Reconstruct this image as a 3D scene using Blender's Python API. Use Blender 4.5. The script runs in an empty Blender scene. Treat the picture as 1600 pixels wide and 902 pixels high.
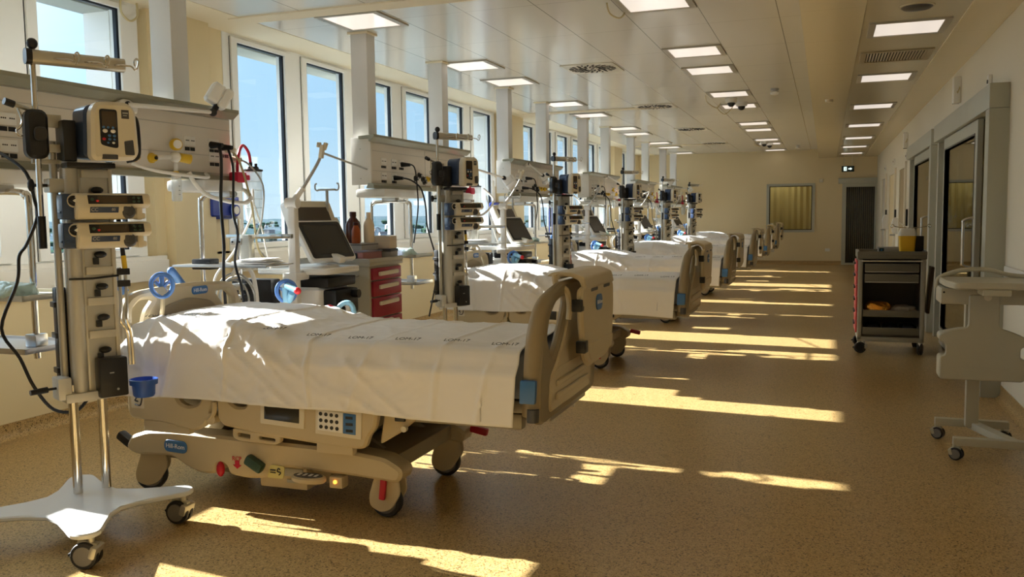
import bpy, bmesh, math, random
from mathutils import Vector, Matrix, noise
from mathutils.geometry import tessellate_polygon
random.seed(7)
SC = bpy.context.scene
COL = SC.collection
PI = math.pi
ORD = ['nearest', 'second', 'third', 'fourth', 'fifth', 'farthest']
SKY, SUN, EXPO, SKY_FILL = 0.66, 16.0, 0.7, 7.5

# ---------------------------------------------------------------- materials
MATS = {}
def mat(name, col, rough=0.5, metal=0.0, spec=0.5, emit=None, estr=1.0, trans=0.0, ior=1.45, coat=0.0, bump=None, alpha=1.0, sheen=0.0):
    m = bpy.data.materials.new(name); m.use_nodes = True
    nt = m.node_tree; b = nt.nodes['Principled BSDF']
    b.inputs['Base Color'].default_value = (*col, 1)
    b.inputs['Roughness'].default_value = rough
    b.inputs['Metallic'].default_value = metal
    b.inputs['Specular IOR Level'].default_value = spec
    b.inputs['IOR'].default_value = ior
    b.inputs['Coat Weight'].default_value = coat
    b.inputs['Transmission Weight'].default_value = trans
    b.inputs['Alpha'].default_value = alpha
    b.inputs['Sheen Weight'].default_value = sheen
    if emit:
        b.inputs['Emission Color'].default_value = (*emit, 1)
        b.inputs['Emission Strength'].default_value = estr
    if bump:
        sc, st, det = bump
        tc = nt.nodes.new('ShaderNodeTexCoord'); n = nt.nodes.new('ShaderNodeTexNoise')
        n.inputs['Scale'].default_value = sc; n.inputs['Detail'].default_value = det
        bp = nt.nodes.new('ShaderNodeBump'); bp.inputs['Strength'].default_value = st; bp.inputs['Distance'].default_value = 0.01
        nt.links.new(tc.outputs['Object'], n.inputs['Vector']); nt.links.new(n.outputs['Fac'], bp.inputs['Height'])
        nt.links.new(bp.outputs['Normal'], b.inputs['Normal'])
    MATS[name] = m
    return m

def thin_glass(name, tint=(1, 1, 1), fac=1.0, extra=0.0, rough=0.0):
    m = bpy.data.materials.new(name); m.use_nodes = True
    nt = m.node_tree; nt.nodes.clear()
    out = nt.nodes.new('ShaderNodeOutputMaterial'); mix = nt.nodes.new('ShaderNodeMixShader')
    t = nt.nodes.new('ShaderNodeBsdfTransparent'); g = nt.nodes.new('ShaderNodeBsdfGlossy')
    t.inputs['Color'].default_value = (*tint, 1); g.inputs['Roughness'].default_value = rough
    fr = nt.nodes.new('ShaderNodeFresnel'); geo = nt.nodes.new('ShaderNodeNewGeometry'); io = nt.nodes.new('ShaderNodeMath'); io.operation = 'MULTIPLY_ADD'
    io.inputs[1].default_value = 1/1.45-1.45; io.inputs[2].default_value = 1.45
    nt.links.new(geo.outputs['Backfacing'], io.inputs[0]); nt.links.new(io.outputs[0], fr.inputs['IOR'])
    mm = nt.nodes.new('ShaderNodeMath'); mm.operation = 'MULTIPLY_ADD'; mm.inputs[1].default_value = fac; mm.inputs[2].default_value = extra
    nt.links.new(fr.outputs[0], mm.inputs[0]); nt.links.new(mm.outputs[0], mix.inputs[0])
    nt.links.new(t.outputs[0], mix.inputs[1]); nt.links.new(g.outputs[0], mix.inputs[2]); nt.links.new(mix.outputs[0], out.inputs[0])
    MATS[name] = m
    return m

def clear_plastic(name, tint, haze):
    m = bpy.data.materials.new(name); m.use_nodes = True
    nt = m.node_tree; nt.nodes.clear()
    out = nt.nodes.new('ShaderNodeOutputMaterial'); mix = nt.nodes.new('ShaderNodeMixShader')
    t = nt.nodes.new('ShaderNodeBsdfTransparent'); t.inputs['Color'].default_value = (*tint, 1)
    p = nt.nodes.new('ShaderNodeBsdfPrincipled'); p.inputs['Base Color'].default_value = (*tint, 1); p.inputs['Roughness'].default_value = 0.12
    mix.inputs[0].default_value = haze
    nt.links.new(t.outputs[0], mix.inputs[1]); nt.links.new(p.outputs[0], mix.inputs[2]); nt.links.new(mix.outputs[0], out.inputs[0])
    MATS[name] = m
    return m

def floor_mat(name, base, rough):
    m = mat(name, base, rough, spec=0.45)
    nt = m.node_tree; b = nt.nodes['Principled BSDF']
    tc = nt.nodes.new('ShaderNodeTexCoord')
    v = nt.nodes.new('ShaderNodeTexVoronoi'); v.inputs['Scale'].default_value = 160
    v2 = nt.nodes.new('ShaderNodeTexVoronoi'); v2.inputs['Scale'].default_value = 300
    n = nt.nodes.new('ShaderNodeTexNoise'); n.inputs['Scale'].default_value = 1.3
    r = nt.nodes.new('ShaderNodeValToRGB'); r.color_ramp.interpolation = 'CONSTANT'
    e = r.color_ramp.elements
    def c(f): return (base[0]*f, base[1]*f*(0.97 if f < 1 else 1), base[2]*f*(0.85 if f < 1 else 1.05), 1)
    e[0].position = 0; e[0].color = c(0.30)
    e[1].position = 0.08; e[1].color = c(0.8)
    for p, f in ((0.22, 1.05), (0.55, 0.9), (0.7, 1.2), (0.86, 1.0)):
        x = e.new(p); x.color = c(f)
    sep = nt.nodes.new('ShaderNodeSeparateColor')
    nt.links.new(tc.outputs['Object'], v.inputs['Vector']); nt.links.new(tc.outputs['Object'], v2.inputs['Vector']); nt.links.new(tc.outputs['Object'], n.inputs['Vector'])
    nt.links.new(v.outputs['Color'], sep.inputs[0]); nt.links.new(sep.outputs[0], r.inputs[0])
    r2 = nt.nodes.new('ShaderNodeValToRGB'); r2.color_ramp.interpolation = 'CONSTANT'
    q = r2.color_ramp.elements; q[0].color = (0.45, 0.4, 0.34, 1); q[1].position = 0.09; q[1].color = (1, 1, 1, 1)
    sep2 = nt.nodes.new('ShaderNodeSeparateColor')
    nt.links.new(v2.outputs['Color'], sep2.inputs[0]); nt.links.new(sep2.outputs[1], r2.inputs[0])
    mx = nt.nodes.new('ShaderNodeMix'); mx.data_type = 'RGBA'; mx.blend_type = 'MULTIPLY'; mx.inputs['Factor'].default_value = 1
    nt.links.new(r.outputs[0], mx.inputs['A']); nt.links.new(r2.outputs[0], mx.inputs['B'])
    nt.links.new(mx.outputs['Result'], b.inputs['Base Color'])
    mr = nt.nodes.new('ShaderNodeMapRange'); mr.inputs['To Min'].default_value = rough - 0.04; mr.inputs['To Max'].default_value = rough + 0.06
    nt.links.new(n.outputs['Fac'], mr.inputs['Value']); nt.links.new(mr.outputs[0], b.inputs['Roughness'])
    return m

def seam_mat(name, col, rough, px, x0, py, y0, seam=0.3, w=0.007):
    """metal ceiling panels: joints every px metres across and py metres along"""
    m = mat(name, col, rough, spec=0.6)
    nt = m.node_tree; b = nt.nodes['Principled BSDF']
    tc = nt.nodes.new('ShaderNodeTexCoord'); s = nt.nodes.new('ShaderNodeSeparateXYZ')
    nt.links.new(tc.outputs['Object'], s.inputs[0])
    def line(sock, per, off, ww):
        a = nt.nodes.new('ShaderNodeMath'); a.operation = 'SUBTRACT'; a.inputs[1].default_value = off; nt.links.new(sock, a.inputs[0])
        d = nt.nodes.new('ShaderNodeMath'); d.operation = 'PINGPONG'; d.inputs[1].default_value = per / 2; nt.links.new(a.outputs[0], d.inputs[0])
        l = nt.nodes.new('ShaderNodeMath'); l.operation = 'LESS_THAN'; l.inputs[1].default_value = ww / 2; nt.links.new(d.outputs[0], l.inputs[0])
        return l.outputs[0]
    a = line(s.outputs[0], px, x0, w); c = line(s.outputs[1], py, y0, w * 0.7)
    mx = nt.nodes.new('ShaderNodeMath'); mx.operation = 'MAXIMUM'; nt.links.new(a, mx.inputs[0])
    h = nt.nodes.new('ShaderNodeMath'); h.operation = 'MULTIPLY'; h.inputs[1].default_value = 0.85; nt.links.new(c, h.inputs[0]); nt.links.new(h.outputs[0], mx.inputs[1])
    mi = nt.nodes.new('ShaderNodeMix'); mi.data_type = 'RGBA'
    mi.inputs['A'].default_value = (*col, 1); mi.inputs['B'].default_value = (col[0]*seam, col[1]*seam, col[2]*seam, 1)
    nt.links.new(mx.outputs[0], mi.inputs['Factor']); nt.links.new(mi.outputs['Result'], b.inputs['Base Color'])
    return m

floor_mat('floor_vinyl', (0.48, 0.325, 0.135), 0.30)
mat('wall_yellow', (0.76, 0.64, 0.40), 0.55, bump=(60, 0.02, 2))
mat('wall_cream', (0.76, 0.71, 0.58), 0.5, bump=(60, 0.02, 2))
mat('plaster_cream', (0.82, 0.74, 0.56), 0.6)
mat('white_paint', (0.80, 0.80, 0.77), 0.35)
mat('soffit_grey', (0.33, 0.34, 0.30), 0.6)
mat('sill_white', (0.78, 0.76, 0.70), 0.4)
mat('gasket', (0.02, 0.025, 0.035), 0.4)
seam_mat('ceiling_panel', (0.75, 0.74, 0.69), 0.17, 0.59, -0.98, 1.2, 0.6)
seam_mat('corridor_panel', (0.72, 0.64, 0.45), 0.25, 9.0, 4.0, 1.2, 0.6, seam=0.7)
seam_mat('strip_panel', (0.60, 0.55, 0.42), 0.2, 9.0, 4.0, 1.2, 0.3, seam=0.6)
mat('light_frame', (0.42, 0.40, 0.35), 0.4)
mat('light_panel', (0.9, 0.88, 0.84), 0.15, emit=(1.0, 0.90, 0.82), estr=0.42)
mat('vent_white', (0.72, 0.70, 0.62), 0.35)
mat('dark_void', (0.012, 0.012, 0.012), 0.7)
mat('grille_brown', (0.36, 0.31, 0.21), 0.4)
mat('column_white', (0.72, 0.72, 0.72), 0.3)
mat('unit_white', (0.72, 0.68, 0.62), 0.35)
mat('unit_rail', (0.33, 0.33, 0.26), 0.35, metal=0.3)
mat('plastic_white', (0.80, 0.79, 0.76), 0.3)
mat('plastic_cream', (0.70, 0.64, 0.51), 0.35)
mat('plastic_grey', (0.42, 0.42, 0.41), 0.4)
mat('plastic_dark', (0.07, 0.07, 0.075), 0.4)
mat('black', (0.012, 0.012, 0.014), 0.35)
mat('rubber', (0.03, 0.03, 0.034), 0.55)
mat('disc_grey', (0.20, 0.19, 0.185), 0.5)
mat('navy', (0.035, 0.06, 0.13), 0.3)
mat('bed_beige', (0.56, 0.46, 0.29), 0.38, bump=(900, 0.03, 1))
mat('bed_beige_dark', (0.34, 0.28, 0.18), 0.45)
mat('bed_steel', (0.30, 0.27, 0.22), 0.4, metal=0.3)
mat('badge_blue', (0.055, 0.17, 0.40), 0.3)
mat('bright_blue', (0.03, 0.10, 0.42), 0.35)
mat('clip_blue', (0.10, 0.24, 0.62), 0.35)
mat('pale_blue', (0.30, 0.60, 0.82), 0.35)
mat('deep_blue', (0.01, 0.035, 0.30), 0.35)
mat('red', (0.50, 0.012, 0.03), 0.35)
mat('drawer_red', (0.30, 0.012, 0.03), 0.32)
mat('cart_red', (0.62, 0.10, 0.11), 0.4)
mat('lettering_white', (0.85, 0.85, 0.85), 0.5)
mat('lettering_black', (0.03, 0.03, 0.03), 0.6)
mat('chrome', (0.72, 0.70, 0.66), 0.13, metal=1.0)
mat('steel', (0.60, 0.60, 0.60), 0.28, metal=1.0)
mat('alu', (0.50, 0.48, 0.42), 0.35, metal=0.6)
mat('alu_body', (0.58, 0.56, 0.50), 0.35, metal=0.25)
mat('base_white', (0.70, 0.72, 0.72), 0.16)
mat('screen_dark', (0.028, 0.026, 0.02), 0.22)
mat('screen_brown', (0.07, 0.05, 0.032), 0.2)
mat('screen_green', (0.10, 0.13, 0.10), 0.2)
mat('yellow', (0.70, 0.46, 0.03), 0.35)
mat('sharps_yellow', (0.80, 0.46, 0.02), 0.35)
mat('milky', (0.75, 0.72, 0.62), 0.3)
mat('brown_bottle', (0.07, 0.018, 0.012), 0.15)
mat('amber_bottle', (0.33, 0.07, 0.015), 0.12)
mat('cream_bottle', (0.75, 0.62, 0.45), 0.35)
mat('carton', (0.62, 0.54, 0.44), 0.6)
mat('carton_grey', (0.33, 0.32, 0.32), 0.5)
mat('pack_pink', (0.45, 0.20, 0.20), 0.3)
mat('green_pad', (0.03, 0.07, 0.05), 0.4)
mat('label_yellow', (0.62, 0.55, 0.22), 0.5)
mat('sheet_white', (0.84, 0.82, 0.80), 0.75, sheen=0.1, bump=(420, 0.04, 1))
mat('mattress_cover', (0.25, 0.28, 0.36), 0.5)
mat('wrap_green', (0.55, 0.72, 0.68), 0.15, bump=(25, 0.9, 3))
mat('wrap_clear', (0.78, 0.80, 0.80), 0.1, bump=(18, 1.0, 3))
mat('paper', (0.85, 0.84, 0.82), 0.6, bump=(12, 0.5, 2))
mat('foil_gold', (0.85, 0.38, 0.06), 0.2, metal=0.85, bump=(22, 1.0, 3))
mat('foil_grey', (0.55, 0.50, 0.42), 0.25, metal=0.3, bump=(18, 0.9, 3))
mat('bag_dark', (0.02, 0.02, 0.03), 0.22, bump=(20, 1.0, 3))
mat('cart_grey', (0.17, 0.155, 0.12), 0.4)
mat('cart_light', (0.38, 0.36, 0.30), 0.4)
mat('cart_dark', (0.09, 0.08, 0.065), 0.45)
mat('tabletop_grey', (0.50, 0.47, 0.37), 0.38)
mat('door_frame', (0.45, 0.46, 0.40), 0.38, metal=0.25)
mat('door_brown', (0.075, 0.045, 0.028), 0.35)
mat('door_dark', (0.030, 0.026, 0.018), 0.16)
mat('door_tan', (0.36, 0.28, 0.16), 0.5)
mat('hose_red', (0.55, 0.02, 0.06), 0.3)
mat('hose_white', (0.80, 0.79, 0.75), 0.3)
mat('hose_grey', (0.42, 0.42, 0.40), 0.4)
mat('bulb_red', (0.75, 0.03, 0.04), 0.3)
mat('led_orange', (0.9, 0.2, 0.02), 0.3, emit=(1.0, 0.25, 0.03), estr=3.0)
mat('sign_dark', (0.01, 0.03, 0.03), 0.3)
mat('sign_lit', (0.8, 0.95, 0.9), 0.4, emit=(0.75, 0.95, 0.9), estr=0.8)
mat('cable_cream', (0.55, 0.47, 0.27), 0.5)
mat('house_wall', (0.62, 0.60, 0.58), 0.8)
mat('house_roof', (0.30, 0.23, 0.20), 0.8)
thin_glass('window_glass', (0.97, 0.99, 0.99), 0.7)
thin_glass('door_glass', (0.72, 0.76, 0.66), 1.2, 0.06)
thin_glass('ward_glass', (0.80, 0.82, 0.66), 0.8, 0.03)
clear_plastic('clear_jar', (0.90, 0.92, 0.92), 0.42)
clear_plastic('clear_tray', (0.85, 0.85, 0.92), 0.25)

# ---------------------------------------------------------------- mesh builder
def rotm(rx=0, ry=0, rz=0):
    return Matrix.Rotation(rz, 4, 'Z') @ Matrix.Rotation(ry, 4, 'Y') @ Matrix.Rotation(rx, 4, 'X')
def T(x, y, z): return Matrix.Translation((x, y, z))
BOXC = {}
def box_geo(sx, sy, sz, bev, seg):
    k = (round(sx, 5), round(sy, 5), round(sz, 5), round(bev, 5), seg)
    if k in BOXC: return BOXC[k]
    bm = bmesh.new(); bmesh.ops.create_cube(bm, size=1)
    for v in bm.verts: v.co = Vector((v.co.x * sx, v.co.y * sy, v.co.z * sz))
    b = min(bev, 0.49 * min(sx, sy, sz))
    if b > 0: bmesh.ops.bevel(bm, geom=bm.edges[:], offset=b, segments=seg, profile=0.6, affect='EDGES')
    bm.verts.index_update()
    g = ([v.co.copy() for v in bm.verts], [[v.index for v in f.verts] for f in bm.faces])
    bm.free(); BOXC[k] = g
    return g

class MB:
    def __init__(s, m=None): s.v = []; s.f = []; s.m = m or Matrix.Identity(4)
    def add(s, vs, fs, m=None):
        M = s.m @ m if m is not None else s.m
        o = len(s.v); s.v += [M @ Vector(p) for p in vs]; s.f += [[i + o for i in f] for f in fs]
        return s
    def box(s, c, d, rot=None, bev=0.0, seg=2):
        vs, fs = box_geo(d[0], d[1], d[2], bev, seg)
        m = T(*c)
        if rot: m = m @ rotm(*rot)
        return s.add(vs, fs, m)
    def bx(s, x0, x1, y0, y1, z0, z1, bev=0.0, seg=2):
        return s.box(((x0+x1)/2, (y0+y1)/2, (z0+z1)/2), (abs(x1-x0), abs(y1-y0), abs(z1-z0)), None, bev, seg)
    def cyl(s, p0, p1, r, r2=None, n=14, caps=True):
        p0 = Vector(p0); p1 = Vector(p1); d = p1 - p0; r2 = r if r2 is None else r2
        q = d.to_track_quat('Z', 'Y').to_matrix()
        vs = []
        for p, rr in ((p0, r), (p1, r2)):
            for i in range(n):
                a = 2*PI*i/n; vs.append(p + q @ Vector((rr*math.cos(a), rr*math.sin(a), 0)))
        fs = [[i, (i+1) % n, n+(i+1) % n, n+i] for i in range(n)]
        if caps: fs += [list(range(n-1, -1, -1)), list(range(n, 2*n))]
        return s.add(vs, fs)
    def lathe(s, prof, c=(0, 0, 0), axis=(0, 0, 1), n=20):
        """prof: (radius, height) pairs from bottom to top"""
        q = Vector(axis).to_track_quat('Z', 'Y').to_matrix(); c = Vector(c); vs = []; fs = []
        for r, h in prof:
            for i in range(n):
                a = 2*PI*i/n; vs.append(c + q @ Vector((r*math.cos(a), r*math.sin(a), h)))
        for k in range(len(prof)-1):
            for i in range(n): fs.append([k*n+i, k*n+(i+1) % n, (k+1)*n+(i+1) % n, (k+1)*n+i])
        fs.append(list(range(n-1, -1, -1))); fs.append(list(range((len(prof)-1)*n, len(prof)*n)))
        return s.add(vs, fs)
    def sph(s, c, r, n=14, sc=(1, 1, 1)):
        vs = []; fs = []; k = n // 2
        for j in range(1, k):
            t = PI*j/k
            for i in range(n):
                a = 2*PI*i/n; vs.append((c[0]+r*sc[0]*math.sin(t)*math.cos(a), c[1]+r*sc[1]*math.sin(t)*math.sin(a), c[2]+r*sc[2]*math.cos(t)))
        top = len(vs); vs += [(c[0], c[1], c[2]+r*sc[2]), (c[0], c[1], c[2]-r*sc[2])]
        for j in range(k-2):
            for i in range(n): fs.append([j*n+i, (j+1)*n+i, (j+1)*n+(i+1) % n, j*n+(i+1) % n])
        for i in range(n):
            fs.append([top, i, (i+1) % n]); fs.append([top+1, (k-2)*n+(i+1) % n, (k-2)*n+i])
        return s.add(vs, fs)
    def tube(s, pts, r, n=8, smooth=0, closed=False):
        P = [Vector(p) for p in pts]
        if smooth: P = spline(P, smooth, closed)
        N = len(P); vs = []; fs = []
        up = None
        for i, p in enumerate(P):
            if closed: t = (P[(i+1) % N] - P[i-1])
            else: t = P[min(i+1, N-1)] - P[max(i-1, 0)]
            t.normalize()
            if up is None:
                up = t.orthogonal().normalized()
            up = (up - t*up.dot(t))
            if up.length < 1e-6: up = t.orthogonal()
            up.normalize(); w = t.cross(up)
            rr = r[i] if isinstance(r, (list, tuple)) else r
            for k in range(n):
                a = 2*PI*k/n; vs.append(p + up*(rr*math.cos(a)) + w*(rr*math.sin(a)))
        for i in range(N if closed else N-1):
            j = (i+1) % N
            for k in range(n): fs.append([i*n+k, i*n+(k+1) % n, j*n+(k+1) % n, j*n+k])
        if not closed: fs += [list(range(n-1, -1, -1)), list(range((N-1)*n, N*n))]
        return s.add(vs, fs)
    def prism(s, poly, t, m=None, holes=(), bev=0.0):
        """poly in the local xy plane, extruded from z=0 to z=t, holes cut through; m places it"""
        loops = [list(poly)] + [list(h) for h in holes]
        def area(L): return sum(L[i][0]*L[(i+1) % len(L)][1]-L[(i+1) % len(L)][0]*L[i][1] for i in range(len(L)))
        if area(loops[0]) < 0: loops[0].reverse()
        for h in loops[1:]:
            if area(h) > 0: h.reverse()
        def inset(L, d):
            out = []
            n = len(L)
            for i in range(n):
                a = Vector(L[i-1]); b = Vector(L[i]); c = Vector(L[(i+1) % n])
                e1 = (b-a).normalized(); e2 = (c-b).normalized()
                n1 = Vector((-e1.y, e1.x)); n2 = Vector((-e2.y, e2.x)); k = n1+n2
                if k.length < 1e-6: k = n1
                k = k / max(k.dot(n1), 0.35)
                out.append((b.x+k.x*d, b.y+k.y*d))
            return out
        layers = []
        if bev > 0:
            ins = [inset(L, bev) for L in loops]
            layers = [(ins, 0.0), (loops, bev), (loops, t-bev), (ins, t)]
        else:
            layers = [(loops, 0.0), (loops, t)]
        vs = []; fs = []; off = []
        for LL, z in layers:
            o = []
            for L in LL:
                o.append(len(vs)); vs += [(p[0], p[1], z) for p in L]
            off.append(o)
        for k in range(len(layers)-1):
            for li, L in enumerate(loops):
                n = len(L)
                for i in range(n):
                    a = off[k][li]+i; b = off[k][li]+(i+1) % n; c = off[k+1][li]+(i+1) % n; d = off[k+1][li]+i
                    fs.append([a, b, c, d])
        for (LL, z), o, flip in ((layers[0], off[0], True), (layers[-1], off[-1], False)):
            flat = [i for li, L in enumerate(LL) for i in range(o[li], o[li]+len(L))]
            tri = tessellate_polygon([[Vector((p[0], p[1], 0)) for p in L] for L in LL])
            pts = [p for L in LL for p in L]
            for a, b, c in tri:
                A, B, Cc = pts[a], pts[b], pts[c]
                ar = (B[0]-A[0])*(Cc[1]-A[1])-(Cc[0]-A[0])*(B[1]-A[1])
                f = [flat[a], flat[b], flat[c]]
                if (ar < 0) != flip: f.reverse()
                fs.append(f)
        return s.add(vs, fs, m)

def spline(P, k, closed=False):
    out = []; N = len(P)
    rng = range(N) if closed else range(N-1)
    for i in rng:
        if closed: p0, p1, p2, p3 = P[i-1], P[i], P[(i+1) % N], P[(i+2) % N]
        else: p0, p1, p2, p3 = P[max(i-1, 0)], P[i], P[i+1], P[min(i+2, N-1)]
        for j in range(k):
            t = j/k
            out.append(0.5*((2*p1)+(p2-p0)*t+(2*p0-5*p1+4*p2-p3)*t*t+(3*p1-p0-3*p2+p3)*t**3))
    if not closed: out.append(P[-1].copy())
    return out

def rrect(x0, x1, y0, y1, r, n=4):
    out = []
    for cx, cy, a0 in ((x1-r, y0+r, -PI/2), (x1-r, y1-r, 0), (x0+r, y1-r, PI/2), (x0+r, y0+r, PI)):
        for i in range(n+1):
            a = a0+PI/2*i/n; out.append((cx+r*math.cos(a), cy+r*math.sin(a)))
    return out
def round_poly(P, r, n=3):
    """round the corners of a 2D polygon"""
    out = []; N = len(P)
    for i in range(N):
        a = Vector(P[i-1]); b = Vector(P[i]); c = Vector(P[(i+1) % N])
        rr = min(r, (a-b).length*0.45, (c-b).length*0.45)
        p = b+(a-b).normalized()*rr; q = b+(c-b).normalized()*rr
        for j in range(n+1):
            t = j/n; w = p.lerp(b, t).lerp(b.lerp(q, t), t); out.append((w.x, w.y))
    return out
# frames: a profile drawn in (x, z) and extruded towards +y / drawn in (y, z) and extruded towards +x
def XZ(y): return Matrix(((1, 0, 0, 0), (0, 0, -1, y), (0, 1, 0, 0), (0, 0, 0, 1)))      # extrudes towards -y
def YZ(x): return Matrix(((0, 0, 1, x), (1, 0, 0, 0), (0, 1, 0, 0), (0, 0, 0, 1)))       # extrudes towards +x

def obj(name, mb, m, parent=None, label=None, kind=None, ang=0.7, smooth=True):
    me = bpy.data.meshes.new(name); me.from_pydata([tuple(v) for v in mb.v], [], mb.f)
    me.materials.append(MATS[m]); me.update()
    if smooth:
        me.polygons.foreach_set('use_smooth', [True]*len(me.polygons)); me.set_sharp_from_angle(angle=ang)
    o = bpy.data.objects.new(name, me); COL.objects.link(o)
    if parent is not None: o.parent = parent
    if label: o['label'] = label
    if kind: o['kind'] = kind
    return o
def tag(o, label, cat, group=None):
    o['label'] = label; o['category'] = cat
    if group: o['group'] = group
    return o
def thing(name, loc, label, cat, group=None, rz=0):
    o = bpy.data.objects.new(name, None); COL.objects.link(o); o.location = loc; o.rotation_euler = (0, 0, rz)
    o.empty_display_size = 0.1
    return tag(o, label, cat, group)
def struct(name, mb, m, parent=None, **k):
    return obj(name, mb, m, parent, kind='structure', **k)
KIDS = {}
def dup(root, loc, label, rz=None):
    def rec(o, par):
        c = o.copy(); COL.objects.link(c)
        if par is not None: c.parent = par
        for ch in ALLCH.get(o.name, ()): rec(bpy.data.objects[ch], c)
        return c
    global ALLCH
    ALLCH = {}
    for o in COL.objects:
        if o.parent: ALLCH.setdefault(o.parent.name, []).append(o.name)
    c = rec(root, None); c.location = loc
    if rz is not None: c.rotation_euler = (0, 0, rz)
    c['label'] = label
    return c
TXT = {}
def text(name, s, size, m, M, parent, ext=0.0006):
    if (s, size) not in TXT:
        cu = bpy.data.curves.new('lettering', 'FONT'); cu.body = s; cu.size = size; cu.align_x = 'CENTER'; cu.align_y = 'CENTER'; cu.extrude = ext
        o = bpy.data.objects.new('lettering', cu); COL.objects.link(o)
        bpy.context.view_layer.update()
        me = bpy.data.meshes.new_from_object(o)
        bpy.data.objects.remove(o); TXT[(s, size)] = ([v.co.copy() for v in me.vertices], [list(p.vertices) for p in me.polygons])
        bpy.data.meshes.remove(me)
    vs, fs = TXT[(s, size)]
    b = MB(); b.add(vs, fs, M)
    return obj(name, b, m, parent, smooth=False)
# text planes: facing -y, facing +x
TXm = lambda x, y, z: T(x, y, z) @ Matrix.Rotation(PI/2, 4, 'X')
TXp = lambda x, y, z: T(x, y, z) @ Matrix.Rotation(PI/2, 4, 'Z') @ Matrix.Rotation(PI/2, 4, 'X')

def caster(par, x, y, r, w, top, fork, tire='rubber', disc='disc_grey', yaw=0.0, lock=True, hood=False, off=0.03):
    """swivel castor: stem and fork (the part), tyre and hub discs (sub-parts)"""
    M = T(x, y, 0) @ Matrix.Rotation(yaw, 4, 'Z')
    f = MB(M)
    f.cyl((off, 0, r*1.75), (off, 0, top), r*0.28, n=10)
    if hood:
        pr = round_poly([(off+r*0.75, top-0.01), (off-r*0.7, top-0.01), (-r*0.95, r*1.3), (-r*0.9, r*0.7), (-r*0.2, r*0.35), (r*0.55, r*0.6), (off+r*0.9, r*1.6)], r*0.3)
        for sgn in (-1, 1): f.prism(pr, 0.012, XZ(sgn*(w/2+0.012)+0.006), bev=0.003)
        f.box((off*0.5, 0, top-0.03), (r*1.5, w+0.03, 0.05), None, 0.012)
    else:
        f.box((off*0.4, 0, r*1.75), (r*1.5, w*0.5, r*0.6), (0, 0.25, 0), r*0.15)
        f.box((off+r*0.35, 0, r*1.25), (r*0.55, w*1.35, r*0.95), (0, 0.3, 0), r*0.18)
    o = obj('caster', f, fork, par)
    t = MB(M)
    if hood:
        t.lathe([(r*0.6, -w/2), (r*0.93, -w/2), (r, -w*0.3), (r, w*0.3), (r*0.93, w/2), (r*0.6, w/2)], (0, 0, r), (0, 1, 0), 26)
    else:
        for s in (-1, 1):
            c = s*w*0.3
            t.lathe([(r*0.7, -w*0.2), (r*0.95, -w*0.2), (r, -w*0.13), (r, w*0.13), (r*0.95, w*0.2), (r*0.7, w*0.2)], (0, c, r), (0, 1, 0), 26)
    obj('wheel', t, tire, o)
    d = MB(M)
    for s in (-1, 1):
        q = (w/2+0.002) if not hood else w/2+0.004
        d.cyl((0, 0 if not s else s*(q-0.012), r), (0, s*(q+0.003), r), r*0.78, r*0.72, 26)
    obj('hub_cap', d, disc, o)
    if lock:
        l = MB(M); l.box((-r*0.95, 0, r*1.15), (r*0.75, w*0.45, r*0.22), (0, -0.5, 0), r*0.09)
        obj('brake_lever', l, 'black', o)
    return o
# ---------------------------------------------------------------- the room
XL, XR, YF, YB = -4.95, 1.24, 24.45, -3.0
HC, HL = 3.03, 2.80
b = MB(); b.bx(-5.3, 4.2, YB-0.2, YF+2.2, -0.2, 0.0); struct('floor', b, 'floor_vinyl')
# window wall: parapet, piers and the lintel outside the frames
BAYS = [-1.11, 6.50, 14.11, 21.72]; WP = 1.103; WN = [6, 6, 6, 2]
ends = [(s-0.1, s-0.1+WP*n+0.1) for s, n in zip(BAYS, WN)]
b = MB(); b.bx(-5.29, XL, YB, YF, -0.05, 1.12)
prev = YB
for (a, e) in ends:
    b.bx(-5.29, XL, prev, a, 1.1, 3.3); prev = e
b.bx(-5.29, XL, prev, YF, 1.1, 3.3)
b.bx(XL, -4.86, 5.62, 6.12, 0.1, HC, 0.006)
b.bx(XL, -4.80, 13.10, 13.99, 0.1, HC, 0.006)
b.bx(XL, -4.80, 20.71, 21.60, 0.1, HC, 0.006)
struct('wall_left', b, 'wall_yellow')
b = MB()
for (a, e) in ends:
    b.bx(-5.285, -5.042, e-0.285, e-0.001, 1.13, 2.96); b.bx(-5.285, -5.042, a+0.001, a+0.17, 1.13, 2.96)
b.bx(-5.31, -5.042, YB, YF, 1.09, 1.13)
struct('trim_7', b, 'white_paint')
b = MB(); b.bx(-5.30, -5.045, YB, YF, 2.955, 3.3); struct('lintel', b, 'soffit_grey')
# sill trunking
k = 1
for (a, e) in ((-1.2, 5.56), (6.45, 13.05), (14.05, 20.65), (21.65, 24.4)):
    b = MB(); b.bx(XL, -4.88, a, e, 0.93, 1.09, 0.008); b.bx(XL, -4.90, a, e, 1.09, 1.12)
    struct('trim_%d' % k, b, 'sill_white'); k += 1
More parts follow.
